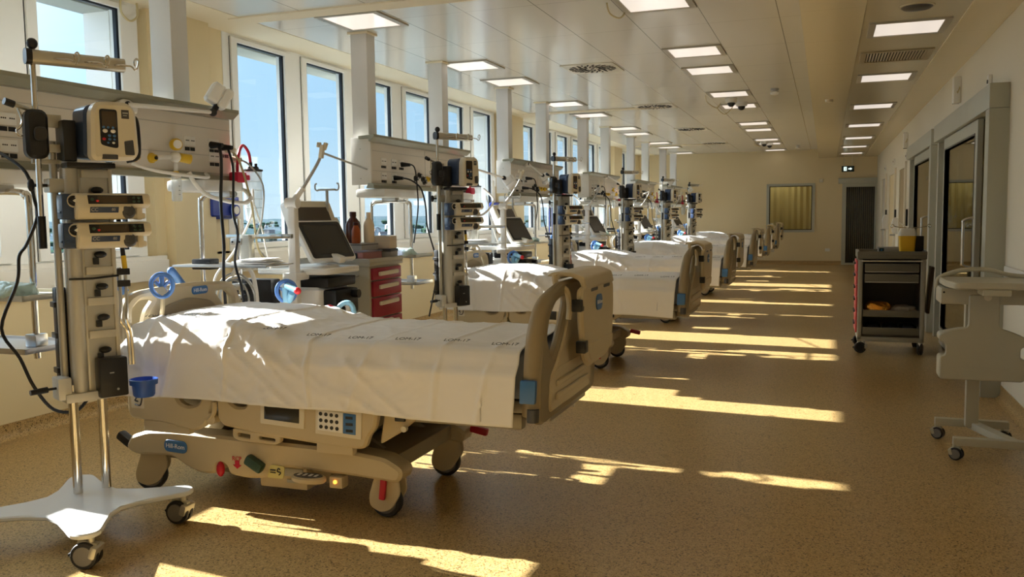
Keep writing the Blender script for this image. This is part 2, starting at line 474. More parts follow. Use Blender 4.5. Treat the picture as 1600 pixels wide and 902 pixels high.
# windows
wi = 1
for s, n in zip(BAYS, WN):
    for q in range(n):
        y0 = s+WP*q; y1 = min(y0+WP, YF-0.02)
        w0, w1 = y0, y0+0.895
        if w1 > YF: break
        root = bpy.data.objects.new('window_%d' % wi, None); COL.objects.link(root); root['kind'] = 'structure'
        g0, g1 = w0+0.085, w0+0.81
        f = MB()
        a = y0-0.104 if q == 0 else y0-0.104
        e = y0+WP-0.104
        f.prism([(a, 1.12), (e, 1.12), (e, HC+0.005), (a, HC+0.005)], 0.09, YZ(-5.04), [[(g0-0.012, 1.168), (g1+0.012, 1.168), (g1+0.012, 2.972), (g0-0.012, 2.972)]])
        # sash standing proud of the casing
        f.prism(rrect(w0, w1, 1.13, 3.0, 0.004, 1), 0.022, YZ(-4.951), [[(g0, 1.18), (g1, 1.18), (g1, 2.96), (g0, 2.96)]], 0.004)
        struct('casing', f, 'white_paint', root)
        gk = MB(); gk.prism([(g0-0.012, 1.168), (g1+0.012, 1.168), (g1+0.012, 2.972), (g0-0.012, 2.972)], 0.03, YZ(-4.99), [[(g0+0.006, 1.186), (g1-0.01, 1.186), (g1-0.01, 2.95), (g0+0.006, 2.95)]])
        gk.bx(-4.953, -4.947, w0-0.006, w0-0.001, 1.13, 3.0)
        gk.bx(-4.953, -4.947, w0, w1, 2.999, 3.004)
        struct('gasket', gk, 'gasket', root)
        gl = MB(); gl.bx(-4.982, -4.978, g0, g1, 1.175, 2.965); struct('pane', gl, 'window_glass', root)
        if q in (2, 5):
            h = MB(); h.bx(-4.93, -4.905, w1-0.055, w1-0.025, 1.95, 2.02, 0.004); h.bx(-4.905, -4.885, w1-0.05, w1-0.03, 1.86, 2.0, 0.006)
            struct('window_handle', h, 'plastic_white', root)
        wi += 1
# far wall
b = MB()
ZT = 3.3
def wallseg(bb, x0, x1, z0, z1): bb.bx(x0, x1, YF, YF+0.15, z0, z1)
FW = (-1.50, -0.27, 0.86, 2.15); FD = (0.40, 1.30, 0.0, 2.14)
wallseg(b, -5.3, FW[0], 0, ZT); wallseg(b, FW[0], FW[1], 0, FW[2]); wallseg(b, FW[0], FW[1], FW[3], ZT)
wallseg(b, FW[1], 0.42, 0, ZT); wallseg(b, 0.42, 1.26, 2.12, ZT); wallseg(b, 1.26, 4.2, 0, ZT)
struct('wall_far', b, 'wall_yellow')
b = MB(); b.bx(-5.3, 4.2, YB-0.15, YB, 0, ZT); struct('wall_back', b, 'wall_cream')
# right wall with two openings for the sliding doors
b = MB()
OP = [(7.36, 10.62), (10.95, 14.0)]
prev = YB
for a, e in OP:
    b.bx(XR, XR+0.14, prev, a, 0, ZT); b.bx(XR, XR+0.14, a, e, 2.18, ZT); prev = e
b.bx(XR, XR+0.14, prev, YF, 0, ZT)
struct('wall_right', b, 'wall_cream')
# rooms beyond the sliding doors and beyond the far window
b = MB(); b.bx(4.0, 4.2, YB, YF, 0, ZT); b.bx(XR+0.14, 4.0, 6.6, 6.75, 0, ZT); b.bx(XR+0.14, 4.0, 10.7, 10.85, 0, ZT); b.bx(XR+0.14, 4.0, 14.3, 14.45, 0, ZT)
struct('wall_rooms', b, 'wall_yellow')
b = MB(); b.bx(-3.6, 4.2, YF+2.0, YF+2.2, 0, ZT); b.bx(-3.75, -3.6, YF+0.15, YF+2.2, 0, ZT); b.bx(0.1, 0.25, YF+0.15, YF+2.2, 0, ZT)
struct('wall_office', b, 'wall_yellow')
# ceilings
b = MB(); b.bx(-4.5, -0.19, YB, YF, HC, HC+0.3); struct('ceiling', b, 'ceiling_panel')
b = MB(); b.bx(XL-0.34, -4.5, YB, YF, HC-0.004, HC+0.3)
for y in (6.04, 13.4, 21.0): b.bx(-4.6, -2.3, y, y+0.2, HC-0.012, HC+0.02)
struct('trim_5', b, 'plaster_cream')
b = MB(); b.bx(-0.19, 0.24, YB, YF, HL, HC+0.3, 0.004); b.bx(0.92, XR+0.15, YB, YF, HL, HC+0.3, 0.004)
struct('ceiling_corridor', b, 'corridor_panel')
b = MB(); b.bx(0.24, 0.92, YB, YF, HL+0.012, HC+0.3); struct('ceiling_strip', b, 'strip_panel')
b = MB(); b.bx(XR+0.15, 4.2, YB, YF, 2.7, 3.3); b.bx(-3.7, 4.2, YF+0.1, YF+2.2, 2.7, 3.3); struct('ceiling_rooms', b, 'plaster_cream')
# coved skirting in the floor vinyl
def skirt(name, p0, p1, nrm, h=0.1):
    p0 = Vector(p0); p1 = Vector(p1); n = Vector(nrm); d = (p1-p0)
    prof = [(0.0, h), (0.006, h), (0.006, 0.05), (0.012, 0.026), (0.028, 0.010), (0.05, 0.0), (0.0, 0.0)]
    vs = []; fs = []
    for p in (p0, p1):
        for a, z in prof: vs.append(p+n*a+Vector((0, 0, z+0.0005)))
    m = len(prof)
    for i in range(m): fs.append([i, (i+1) % m, m+(i+1) % m, m+i])
    fs += [list(range(m-1, -1, -1)), list(range(m, 2*m))]
    bb = MB(); bb.add(vs, fs); struct(name, bb, 'floor_vinyl')
skirt('baseboard_left', (XL, YB, 0), (XL, YF, 0), (1, 0, 0))
skirt('baseboard_far', (XL, YF, 0), (0.40, YF, 0), (0, -1, 0))
skirt('baseboard_right', (XR, YB, 0), (XR, 7.18, 0), (-1, 0, 0))
skirt('baseboard_corridor', (XR, 14.1, 0), (XR, YF, 0), (-1, 0, 0))
# bumper rail on the right wall beside the table
b = MB(); b.bx(XR-0.025, XR, 2.0, 7.1, 0.86, 0.99, 0.01); struct('trim_6', b, 'plastic_white')

# far window and far door
root = bpy.data.objects.new('window_%d' % wi, None); COL.objects.link(root); root['kind'] = 'structure'
b = MB(); b.prism([(FW[0], FW[2]), (FW[1], FW[2]), (FW[1], FW[3]), (FW[0], FW[3])], 0.2, XZ(YF+0.17), [[(FW[0]+0.07, FW[2]+0.06), (FW[1]-0.07, FW[2]+0.06), (FW[1]-0.07, FW[3]-0.06), (FW[0]+0.07, FW[3]-0.06)]])
struct('casing', b, 'door_frame', root)
b = MB(); b.prism([(FW[0]+0.07, FW[2]+0.06), (FW[1]-0.07, FW[2]+0.06), (FW[1]-0.07, FW[3]-0.06), (FW[0]+0.07, FW[3]-0.06)], 0.02, XZ(YF+0.06), [[(FW[0]+0.09, FW[2]+0.08), (FW[1]-0.09, FW[2]+0.08), (FW[1]-0.09, FW[3]-0.08), (FW[0]+0.09, FW[3]-0.08)]])
struct('gasket', b, 'black', root)
b = MB(); b.bx(FW[0]+0.07, FW[1]-0.07, YF+0.045, YF+0.05, FW[2]+0.06, FW[3]-0.06); struct('pane', b, 'ward_glass', root)
# pleated blind hanging in the office behind the far window
b = MB()
P = []
for i in range(41):
    P.append((-3.4+3.2*i/40, YF+1.5+(0.05 if i % 2 else 0)))
vs = [(x, y, 0.4) for x, y in P]+[(x, y, 2.6) for x, y in P]; vs += [(x, y+0.01, z) for x, y, z in vs]
n = len(P); fs = []
for i in range(n-1): fs += [[i, i+1, n+i+1, n+i], [3*n+i, 3*n+i+1, 2*n+i+1, 2*n+i]]
b.add(vs, fs); o = obj('pleated_blind', b, 'wall_yellow', ang=0.1); tag(o, 'pale yellow pleated blind hanging behind the window in the far wall', 'blind')

root = bpy.data.objects.new('door_1', None); COL.objects.link(root); root['kind'] = 'structure'
b = MB(); b.prism([(FD[0], 0), (FD[1]-0.07, 0), (FD[1]-0.07, 2.13), (FD[0], 2.13)], 0.18, XZ(YF+0.14), [[(0.50, 0.05), (1.19, 0.05), (1.19, 2.03), (0.50, 2.03)]])
b.bx(0.30, 1.235, YF-0.1, YF, 2.12, 2.26, 0.01)
struct('door_frame', b, 'door_frame', root)
b = MB()
for i in range(14):
    x = 0.50+i*0.05; b.bx(x, x+0.047, YF+0.05, YF+0.075+0.012*(i % 2), 0.05, 2.03, 0.006)
struct('door_leaf', b, 'door_dark', root)

# sliding doors in the right wall
def slider(name, y0, y1, ya, yb, brown):
    root = bpy.data.objects.new(name, None); COL.objects.link(root); root['kind'] = 'structure'
    x = XR-0.135
    h = MB(); h.bx(x, XR-0.001, y0, y1, 2.13, 2.31, 0.006); struct('header', h, 'door_frame', root)
    p = MB(); p.bx(x+0.002, XR+0.13, y0, y0+0.16, 0, 2.128, 0.004); p.bx(x+0.04, XR+0.13, y1-0.1, y1, 0, 2.128, 0.004); struct('post', p, 'door_frame', root)
    l = MB(); X0 = x+0.03
    l.prism([(ya, 0.012), (yb, 0.012), (yb, 2.12), (ya, 2.12)], 0.045, YZ(X0), [[(ya+0.12, 0.2), (yb-0.1, 0.2), (yb-0.1, 2.0), (ya+0.12, 2.0)]], 0.003)
    lf = struct('door_leaf', l, 'door_frame', root)
    g = MB(); g.bx(X0+0.02, X0+0.026, ya+0.11, yb-0.09, 0.19, 2.01); struct('pane', g, 'door_glass', lf)
    k = MB(); k.prism([(ya+0.105, 0.185), (yb-0.085, 0.185), (yb-0.085, 2.015), (ya+0.105, 2.015)], 0.05, YZ(X0-0.003), [[(ya+0.12, 0.2), (yb-0.1, 0.2), (yb-0.1, 2.0), (ya+0.12, 2.0)]]); struct('gasket', k, 'black', lf)
    hd = MB()
    hd.tube([(X0, ya+0.06, 0.92), (X0-0.07, ya+0.06, 0.94), (X0-0.075, ya+0.06, 1.0), (X0-0.075, ya+0.06, 1.26), (X0-0.07, ya+0.06, 1.31), (X0, ya+0.06, 1.33)], 0.012, 10, 5)
    struct('door_handle', hd, 'chrome', lf)
    # second leaf slid back behind
    q = MB(); q.prism([(yb-0.55, 0.012), (y1-0.03, 0.012), (y1-0.03, 2.12), (yb-0.55, 2.12)], 0.04, YZ(X0+0.07), [[(yb-0.43, 0.2), (y1-0.13, 0.2), (y1-0.13, 2.0), (yb-0.43, 2.0)]])
    lf2 = struct('door_leaf', q, 'door_frame', root)
    g = MB(); g.bx(X0+0.09, X0+0.096, yb-0.44, y1-0.12, 0.19, 2.01); struct('pane', g, 'door_glass', lf2)
    if brown:
        d = MB(); d.bx(XR+0.08, XR+0.13, y0+0.16, ya+0.3, 0.01, 2.12); struct('door_panel', d, 'door_brown', root)
        d = MB(); d.bx(XR-0.02, XR+0.08, y0+0.16, ya+0.1, 2.03, 2.12, 0.003); struct('door_track', d, 'door_frame', root)
slider('door_2', 7.2, 10.66, 7.9, 10.0, True)
slider('door_3', 10.93, 14.06, 11.2, 13.2, False)
# flush room doors along the corridor wall
for i, (a, e, m, slot) in enumerate(((15.75, 16.75, 'door_tan', 15.3), (18.0, 19.3, 'wall_yellow', 17.75), (20.7, 21.7, 'alu_body', 20.4))):
    root = bpy.data.objects.new('door_%d' % (i+4), None); COL.objects.link(root); root['kind'] = 'structure'
    f = MB(); f.prism([(a-0.1, 0.0), (e+0.1, 0.0), (e+0.1, 2.2), (a-0.1, 2.2)], 0.035, YZ(XR-0.034), [[(a, 0.02), (e, 0.02), (e, 2.1), (a, 2.1)]], 0.003)
    struct('door_frame', f, 'wall_cream', root)
    l = MB(); l.bx(XR-0.02, XR-0.001, a+0.005, e-0.005, 0.02, 2.095); struct('door_leaf', l, m, root)
    h = MB(); h.bx(XR-0.03, XR-0.001, slot, slot+0.09, 1.15, 1.42, 0.006)
    o = obj('door_opener_plate', h, 'black')
    tag(o, 'tall black door opener plate on the corridor wall, %s along from the sliding doors' % ['first', 'second', 'third'][i], 'door switch', 'door opener plates on the corridor wall')

# ---------------------------------------------------------------- light: sun and sky
w = bpy.data.worlds.new('World'); SC.world = w; w.use_nodes = True
nt = w.node_tree; bg = nt.nodes['Background']
tc = nt.nodes.new('ShaderNodeTexCoord'); sp = nt.nodes.new('ShaderNodeSeparateXYZ'); cr = nt.nodes.new('ShaderNodeValToRGB')
nt.links.new(tc.outputs['Generated'], sp.inputs[0]); nt.links.new(sp.outputs[2], cr.inputs[0]); nt.links.new(cr.outputs[0], bg.inputs[0])
e = cr.color_ramp.elements
e[0].position = 0.0; e[0].color = (0.66, 0.86, 1.0, 1); e[1].position = 0.10; e[1].color = (0.47, 0.75, 1.0, 1)
x = e.new(0.26); x.color = (0.36, 0.64, 0.97, 1)
x = e.new(0.75); x.color = (0.20, 0.42, 0.82, 1)
bg.inputs[1].default_value = SKY
# glow added to the sky around the sun, out of view, brightening the room
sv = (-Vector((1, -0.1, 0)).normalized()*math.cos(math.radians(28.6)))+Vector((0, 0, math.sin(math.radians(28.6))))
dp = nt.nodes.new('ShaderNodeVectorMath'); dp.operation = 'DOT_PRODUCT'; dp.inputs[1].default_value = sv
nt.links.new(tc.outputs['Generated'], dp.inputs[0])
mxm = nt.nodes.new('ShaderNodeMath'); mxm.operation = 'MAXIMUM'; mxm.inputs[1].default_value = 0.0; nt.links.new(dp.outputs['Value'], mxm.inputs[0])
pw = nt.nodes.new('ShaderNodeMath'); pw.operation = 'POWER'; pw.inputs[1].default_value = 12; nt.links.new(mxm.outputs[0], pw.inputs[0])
gl_ = nt.nodes.new('ShaderNodeMath'); gl_.operation = 'MULTIPLY'; gl_.inputs[1].default_value = SKY_FILL; nt.links.new(pw.outputs[0], gl_.inputs[0])
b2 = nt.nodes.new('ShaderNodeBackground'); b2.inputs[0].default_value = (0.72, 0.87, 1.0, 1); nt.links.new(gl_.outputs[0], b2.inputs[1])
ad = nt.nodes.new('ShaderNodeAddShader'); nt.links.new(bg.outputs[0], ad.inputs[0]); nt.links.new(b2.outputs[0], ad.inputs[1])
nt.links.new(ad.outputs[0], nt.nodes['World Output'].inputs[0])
sun = bpy.data.lights.new('sun', 'SUN'); sun.energy = SUN; sun.angle = math.radians(0.53); sun.color = (1.0, 0.965, 0.91)
so = bpy.data.objects.new('sun', sun); COL.objects.link(so)
el = math.radians(28.6); hd = Vector((1, -0.1, 0)).normalized()
dvec = Vector((hd.x*math.cos(el), hd.y*math.cos(el), -math.sin(el)))
so.rotation_euler = dvec.to_track_quat('-Z', 'Y').to_euler()
# area light added to brighten the office behind the far window
al = bpy.data.lights.new('office_fill', 'AREA'); al.energy = 4; al.size = 0.6; al.color = (1, 0.9, 0.75)
ao = bpy.data.objects.new('office_fill', al); COL.objects.link(ao); ao.location = (-1.2, YF+1.0, 2.68)

# ---------------------------------------------------------------- ceiling fittings
def ceiling_light(x0, y0, z, label, group):
    t = thing('ceiling_light', (x0, y0, z), label, 'ceiling light', group)
    f = MB(); f.prism([(-0.285, -0.285), (0.285, -0.285), (0.285, 0.285), (-0.285, 0.285)], 0.014, T(0, 0, -0.013), [[(-0.235, -0.25), (0.235, -0.25), (0.235, 0.25), (-0.235, 0.25)]])
    obj('frame', f, 'light_frame', t)
    d = MB(); d.bx(-0.236, 0.236, -0.251, 0.251, -0.008, 0.002); obj('diffuser', d, 'light_panel', t)
    return t
proto = None
NTH = ['first', 'second', 'third', 'fourth', 'fifth', 'sixth', 'seventh', 'eighth', 'ninth', 'tenth', 'eleventh', 'twelfth']
ROWS = [(-3.65, HC, [6.55, 8.92, 10.17, 12.5, 14.08, 16.5, 17.7, 20.2, 21.66, 23.9], 'lit square ceiling light above the beds, %s in the row beside the columns', 'ceiling lights over the beds'),
        (-1.27, HC, [6.85, 9.07, 10.3, 12.45, 13.9, 16.7, 18.0, 20.5, 21.7, 24.0], 'lit square ceiling light, %s in the row over the foot of the beds', 'ceiling lights over the bed ends'),
        (0.575, HL+0.012, [7.52, 10.17, 12.85, 15.6, 18.2, 20.6, 22.9], 'lit square light in the lower corridor ceiling, %s along the strip', 'corridor ceiling lights')]
for x0, z, ys, lab, grp in ROWS:
    for i, y in enumerate(ys):
        l = lab % NTH[i]
        if proto is None: proto = ceiling_light(x0, y, z, l, grp)
        else:
            c = dup(proto, (x0, y, z), l); c['group'] = grp
# swirl diffusers
t = thing('swirl_diffuser', (-2.475, 9.62, HC), 'square swirl air diffuser with radial black slots in the ceiling, nearest of the row', 'air vent', 'swirl diffusers in the ceiling')
b = MB(); b.prism([(-0.295, -0.295), (0.295, -0.295), (0.295, 0.295), (-0.295, 0.295)], 0.01, T(0, 0, -0.009), bev=0.002); obj('plate', b, 'vent_white', t)
b = MB()
for i in range(24):
    a = 2*PI*i/24
    for r0, r1 in (((0.07, 0.15), (0.17, 0.26)) if i % 2 == 0 else ((0.12, 0.19), (0.21, 0.26))):
        rm = (r0+r1)/2; b.box((rm*math.cos(a), rm*math.sin(a), -0.011), (r1-r0, 0.017, 0.004), (0, 0, a+0.35))
obj('slots', b, 'dark_void', t)
b = MB(); b.cyl((0, 0, -0.014), (0, 0, -0.008), 0.02, n=12); obj('screw_cap', b, 'black', t)
for i, y in enumerate((13.4, 17.25, 21.0)):
    dup(t, (-2.475, y, HC), 'square swirl air diffuser with radial black slots, %s in the ceiling row from the camera' % NTH[i+1])
# return-air grille
t = thing('air_grille', (0.575, 8.83, HL+0.012), 'brownish slatted return air grille between lights in the corridor ceiling', 'air vent')
b = MB(); b.prism([(-0.3, -0.3), (0.3, -0.3), (0.3, 0.3), (-0.3, 0.3)], 0.012, T(0, 0, -0.011), [[(-0.25, -0.25), (0.25, -0.25), (0.25, 0.25), (-0.25, 0.25)]]); obj('frame', b, 'grille_brown', t)
b = MB()
for i in range(20): b.box((-0.237+i*0.025, 0, -0.004), (0.02, 0.5, 0.002), (0, 0.7, 0))
obj('slats', b, 'grille_brown', t)
b = MB(); b.bx(-0.25, 0.25, -0.25, 0.25, -0.0015, 0.001); obj('backing', b, 'dark_void', t)
# round speaker and pale plate at the top of the strip
t = thing('ceiling_speaker', (0.575, 6.78, HL+0.012), 'dark round loudspeaker in the corridor ceiling nearest the camera', 'speaker')
b = MB(); b.lathe([(0.02, -0.022), (0.09, -0.02), (0.105, -0.008), (0.105, 0.0)], n=24); obj('grill', b, 'plastic_dark', t)
b = MB(); b.lathe([(0.1, -0.01), (0.115, -0.006), (0.115, 0.0)], n=24); obj('rim', b, 'strip_panel', t)
# dome cameras with dangling cables
def dome(x, y, lab):
    t = thing('dome_camera', (x, y, HC), lab, 'camera', 'dome cameras on the ceiling')
    b = MB(); b.lathe([(0.062, -0.06), (0.078, -0.055), (0.085, -0.03), (0.085, 0.0)], n=22); obj('housing', b, 'plastic_white', t)
    b = MB(); b.lathe([(0.004, -0.118), (0.025, -0.113), (0.045, -0.095), (0.055, -0.06)], n=22); obj('dome', b, 'black', t)
    return t
d = dome(-1.30, 13.0, 'white dome camera with black lens, front one of the nearer ceiling pair')
for x, y, l in ((-1.20, 13.5, 'white dome camera with black lens, rear one of the nearer ceiling pair'), (-1.36, 21.1, 'white dome camera with black lens, front one of the distant ceiling pair'), (-1.27, 21.6, 'white dome camera with black lens, rear one of the distant ceiling pair')):
    dup(d, (x, y, HC), l)
b = MB()
b.tube([(-1.60, 12.5, HC-0.002), (-1.60, 12.7, 2.96), (-1.5, 12.9, 2.90), (-1.45, 13.0, 2.97), (-1.52, 13.2, 2.93), (-1.44, 13.4, 2.86), (-1.36, 13.5, 2.93), (-1.30, 13.4, 2.99)], 0.006, 6, 5)
tag(obj('camera_cable', b, 'cable_cream'), 'looped cream cable dangling beside the nearer pair of dome cameras', 'cable')
b = MB()
b.tube([(-1.55, 20.7, HC-0.002), (-1.55, 20.9, 2.95), (-1.47, 21.1, 2.93), (-1.42, 21.2, 2.99)], 0.006, 6, 5)
tag(obj('camera_cable', b, 'cable_cream'), 'short cream cable dangling beside the distant pair of dome cameras', 'cable')
b = MB()
for (x0, y0) in ((-1.62, 6.9), (-4.52, 4.72)):
    pass
b.tube([(-1.62, 6.75, HC), (-1.62, 6.85, 2.97), (-1.57, 6.95, 2.95), (-1.55, 7.05, 3.0), (-1.56, 7.08, HC)], 0.007, 6, 5)
tag(obj('ceiling_cable', b, 'cable_cream'), 'small cream cable loop hanging beside the first light over the bed ends', 'cable')
b = MB(); b.tube([(-4.9, 5.2, HC), (-4.9, 5.2, 2.93), (-4.9, 5.28, 2.88), (-4.9, 5.36, 2.93), (-4.9, 5.36, HC)], 0.008, 6, 6)
tag(obj('ceiling_cable', b, 'cable_cream'), 'cream cable loop hanging above the nearest window beside the wall pier', 'cable')
# smoke detectors
for i, (x, y, z, l) in enumerate(((-0.66, 12.2, HC, 'white smoke detector under the ceiling, left of the corridor bulkhead, nearer one'), (-0.66, 22.7, HC, 'white smoke detector under the ceiling near the far wall'))):
    t = thing('smoke_detector', (x, y, z), l, 'smoke detector', 'smoke detectors on the ceiling')
    b = MB(); b.lathe([(0.03, -0.085), (0.052, -0.078), (0.056, -0.05), (0.035, -0.045)], n=18); obj('head', b, 'plastic_white', t)
    b = MB(); b.lathe([(0.03, -0.046), (0.03, -0.03), (0.05, -0.028), (0.055, 0.0)], n=18); obj('base', b, 'plastic_grey', t)
t = thing('smoke_detector', (0.02, 11.8, HL), 'flat cream smoke detector on the corridor bulkhead', 'smoke detector')
b = MB(); b.lathe([(0.02, -0.035), (0.045, -0.03), (0.05, 0.0)], n=18); obj('head', b, 'plastic_cream', t)
# exit sign
t = thing('exit_sign', (0.52, YF-0.45, 2.48), 'dark hanging emergency exit sign with running figure and arrow', 'sign')
b = MB(); b.bx(-0.15, 0.15, -0.02, 0.02, -0.075, 0.075, 0.004); obj('box', b, 'sign_dark', t)
b = MB()
b.bx(-0.10, -0.03, -0.023, -0.0205, -0.05, 0.05)
b.prism([(0.01, -0.014), (0.055, -0.014), (0.055, -0.035), (0.10, 0.0), (0.055, 0.035), (0.055, 0.014), (0.01, 0.014)], 0.0025, XZ(-0.0205))
obj('symbol', b, 'sign_lit', t)
b = MB(); b.box((-0.065, -0.024, 0.028), (0.014, 0.002, 0.014), None, 0.006); b.box((-0.065, -0.024, 0.0), (0.012, 0.002, 0.034), (0, 0.35, 0)); b.box((-0.075, -0.024, -0.028), (0.008, 0.002, 0.03), (0, 0.6, 0)); b.box((-0.052, -0.024, -0.026), (0.008, 0.002, 0.028), (0, -0.5, 0)); b.box((-0.05, -0.024, 0.006), (0.022, 0.002, 0.007), (0, 0.4, 0))
obj('running_figure', b, 'sign_dark', t)
b = MB(); b.cyl((-0.1, 0, 0.075), (-0.1, 0, HL-2.47), 0.006, n=8); b.cyl((0.1, 0, 0.075), (0.1, 0, HL-2.47), 0.006, n=8); obj('hanger', b, 'alu', t)
# things on the far wall
b = MB(); b.bx(-0.05, 0.05, -0.035, 0.0, -0.045, 0.045, 0.01); o = obj('wall_sensor', b, 'plastic_cream'); o.location = (-0.12, YF, 2.21); tag(o, 'small cream sensor box on the far wall between window and door', 'sensor')
b = MB(); b.bx(-0.06, 0.06, -0.02, 0.0, -0.04, 0.04, 0.004); o = obj('socket_plate', b, 'plastic_white'); o.location = (0.06, YF, 0.39); tag(o, 'white socket plate low on the far wall left of the dark door', 'socket')
# things on the right wall
def on_right(name, y, z, sy, sz, d, m, lab, cat, grp=None, extra=None):
    t = thing(name, (XR, y, z), lab, cat, grp)
    b = MB(); b.bx(-d, -0.0005, -sy/2, sy/2, -sz/2, sz/2, min(0.012, d*0.3)); obj('body', b, m, t)
    if extra: extra(t, d)
    return t
def dark_lens(t, d):
    b = MB(); b.cyl((-d-0.006, -0.01, 0.0), (-d+0.001, -0.01, 0.0), 0.016, n=14); obj('lens', b, 'black', t)
def dark_side(t, d):
    b = MB(); b.bx(-d+0.005, -0.005, 0.051, 0.058, -0.13, 0.13); obj('side_plate', b, 'plastic_dark', t)
    b = MB(); b.tube([(-d*0.5, -0.06, -0.02), (-d*0.6, -0.12, -0.04), (-d*0.4, -0.14, -0.0), (-d*0.3, -0.08, 0.02)], 0.006, 6, 4); obj('cable', b, 'cable_cream', t)
on_right('wall_speaker', 9.75, 2.58, 0.1, 0.26, 0.07, 'plastic_white', 'white wall loudspeaker with a cable above the nearer sliding door', 'speaker', 'wall loudspeakers', dark_side)
on_right('wall_speaker', 15.6, 2.53, 0.1, 0.24, 0.07, 'plastic_white', 'white wall loudspeaker beyond the farther sliding door', 'speaker', 'wall loudspeakers', dark_side)
for y, z, l in ((8.0, 2.42, 'small white detector with dark lens above the nearer sliding door header'), (15.6, 2.28, 'small white detector with dark lens above the first flush corridor door'), (18.4, 2.34, 'small white detector with dark lens above the second flush corridor door'), (20.9, 2.33, 'small white detector with dark lens above the third flush corridor door')):
    on_right('door_detector', y, z, 0.08, 0.11, 0.03, 'plastic_white', l, 'sensor', 'door detectors on the corridor wall', dark_lens)
t = on_right('notice_board', 14.75, 1.55, 0.55, 0.9, 0.012, 'paper', 'pale grey notice sheets on the wall beyond the farther sliding door', 'notice')
for y, z, l in ((17.2, 1.12, 'white soap dispenser on the corridor wall, nearer one beyond the supply cart'), (20.0, 1.16, 'white soap dispenser on the corridor wall, farther one near the far door')):
    t = thing('soap_dispenser', (XR, y, z), l, 'dispenser', 'dispensers on the corridor wall')
    b = MB(); b.prism(round_poly([(-0.0, -0.15), (-0.10, -0.13), (-0.12, 0.02), (-0.09, 0.15), (0.0, 0.16)], 0.03), 0.14, XZ(0.07), bev=0.01); obj('body', b, 'plastic_white', t)
    b = MB(); b.bx(-0.14, -0.05, -0.03, 0.03, -0.175, -0.145, 0.008); obj('lever', b, 'plastic_grey', t)
# ---------------------------------------------------------------- the country outside, far below
random.seed(3)
GZ = -19.0
def terr(x, y):
    d = math.hypot(x, y)
    h = GZ+noise.fractal(Vector((x/260, y/260, 0.3)), 1.0, 2.0, 4)*3.0
    far = max(0.0, (d-1300)/2600); h += min(far, 1.3)*17+noise.fractal(Vector((x/900, y/900, 4.7)), 1.0, 2.0, 3)*10*min(far, 1)
    return h
vs = []; fs = []
RAD = [25, 60, 110, 180, 260, 350, 450, 560, 680, 820, 980, 1160, 1360, 1600, 1900, 2250, 2700, 3200, 3800, 4500, 5300]
NA = 90
for r in RAD:
    for i in range(NA+1):
        a = math.radians(65+140*i/NA); x, y = r*math.cos(a)-6, r*math.sin(a); vs.append((x, y, terr(x, y)))
for j in range(len(RAD)-1):
    for i in range(NA): fs.append([j*(NA+1)+i, j*(NA+1)+i+1, (j+1)*(NA+1)+i+1, (j+1)*(NA+1)+i])
m = mat('country', (0.10, 0.13, 0.09), 1.0, spec=0.0)
nt = m.node_tree; bs = nt.nodes['Principled BSDF']; tc = nt.nodes.new('ShaderNodeTexCoord'); n1 = nt.nodes.new('ShaderNodeTexNoise'); n1.inputs['Scale'].default_value = 0.012; n1.inputs['Detail'].default_value = 8; n1.inputs['Roughness'].default_value = 0.75
r = nt.nodes.new('ShaderNodeValToRGB'); q = r.color_ramp.elements
q[0].position = 0.36; q[0].color = (0.03, 0.06, 0.05, 1); q[1].position = 0.66; q[1].color = (0.15, 0.17, 0.20, 1)
x = q.new(0.5); x.color = (0.065, 0.105, 0.125, 1)
nt.links.new(tc.outputs['Object'], n1.inputs['Vector']); nt.links.new(n1.outputs['Fac'], r.inputs[0]); nt.links.new(r.outputs[0], bs.inputs['Base Color'])
b = MB(); b.add(vs, fs); struct('ground', b, 'country')
# houses of the town
t = thing('house', (0, 0, 0), '', 'house', 'distant houses beyond the windows')
b = MB(); b.bx(-6, 6, -4.5, 4.5, -2, 6); b.prism([(-4.5, 6), (4.5, 6), (0, 9)], 12, YZ(-6)); obj('walls', b, 'house_wall', t, smooth=False)
b = MB()
for s in (-1, 1): b.box((0, s*2.45, 7.55), (12.8, 5.9, 0.3), (s*-0.588, 0, 0))
obj('roof', b, 'house_roof', t, smooth=False)
N = 0; HP = []
while N < 34:
    a = math.radians(random.choice((random.uniform(106, 150), random.uniform(118, 142)))); d = random.uniform(750, 1900)
    x, y = d*math.cos(a), d*math.sin(a); sc = random.uniform(0.45, 0.85)
    l = 'small pale house with a red roof in the distant town beyond the windows'
    c = t if N == 0 else dup(t, (0, 0, 0), l)
    c['label'] = l; c.location = (x, y, terr(x, y)+1); c.rotation_euler = (0, 0, random.uniform(0, 3)); c.scale = (sc, sc, sc*random.uniform(0.9, 1.6))
    HP.append((x, y)); N += 1
# woods
m = mat('tree_green', (0.05, 0.09, 0.06), 1.0, spec=0.0, bump=(0.5, 1.0, 3))
b = MB()
for i in range(1400):
    a = math.radians(random.uniform(78, 178)); d = random.uniform(330, 2600)**1.0
    x, y = d*math.cos(a), d*math.sin(a)
    if noise.noise(Vector((x/160, y/160, 9.1))) < -0.05: continue
    if any((x-p)**2+(y-q_)**2 < 38**2 for p, q_ in HP): continue
    h = random.uniform(4, 9); g = terr(x, y)
    b.sph((x, y, g+h*0.4), h*0.7, 6, (1.2, 1.2, 0.9))
o = obj('woodland', b, 'tree_green', kind='stuff'); tag(o, 'dark green woods on the low hills seen through the windows', 'trees')
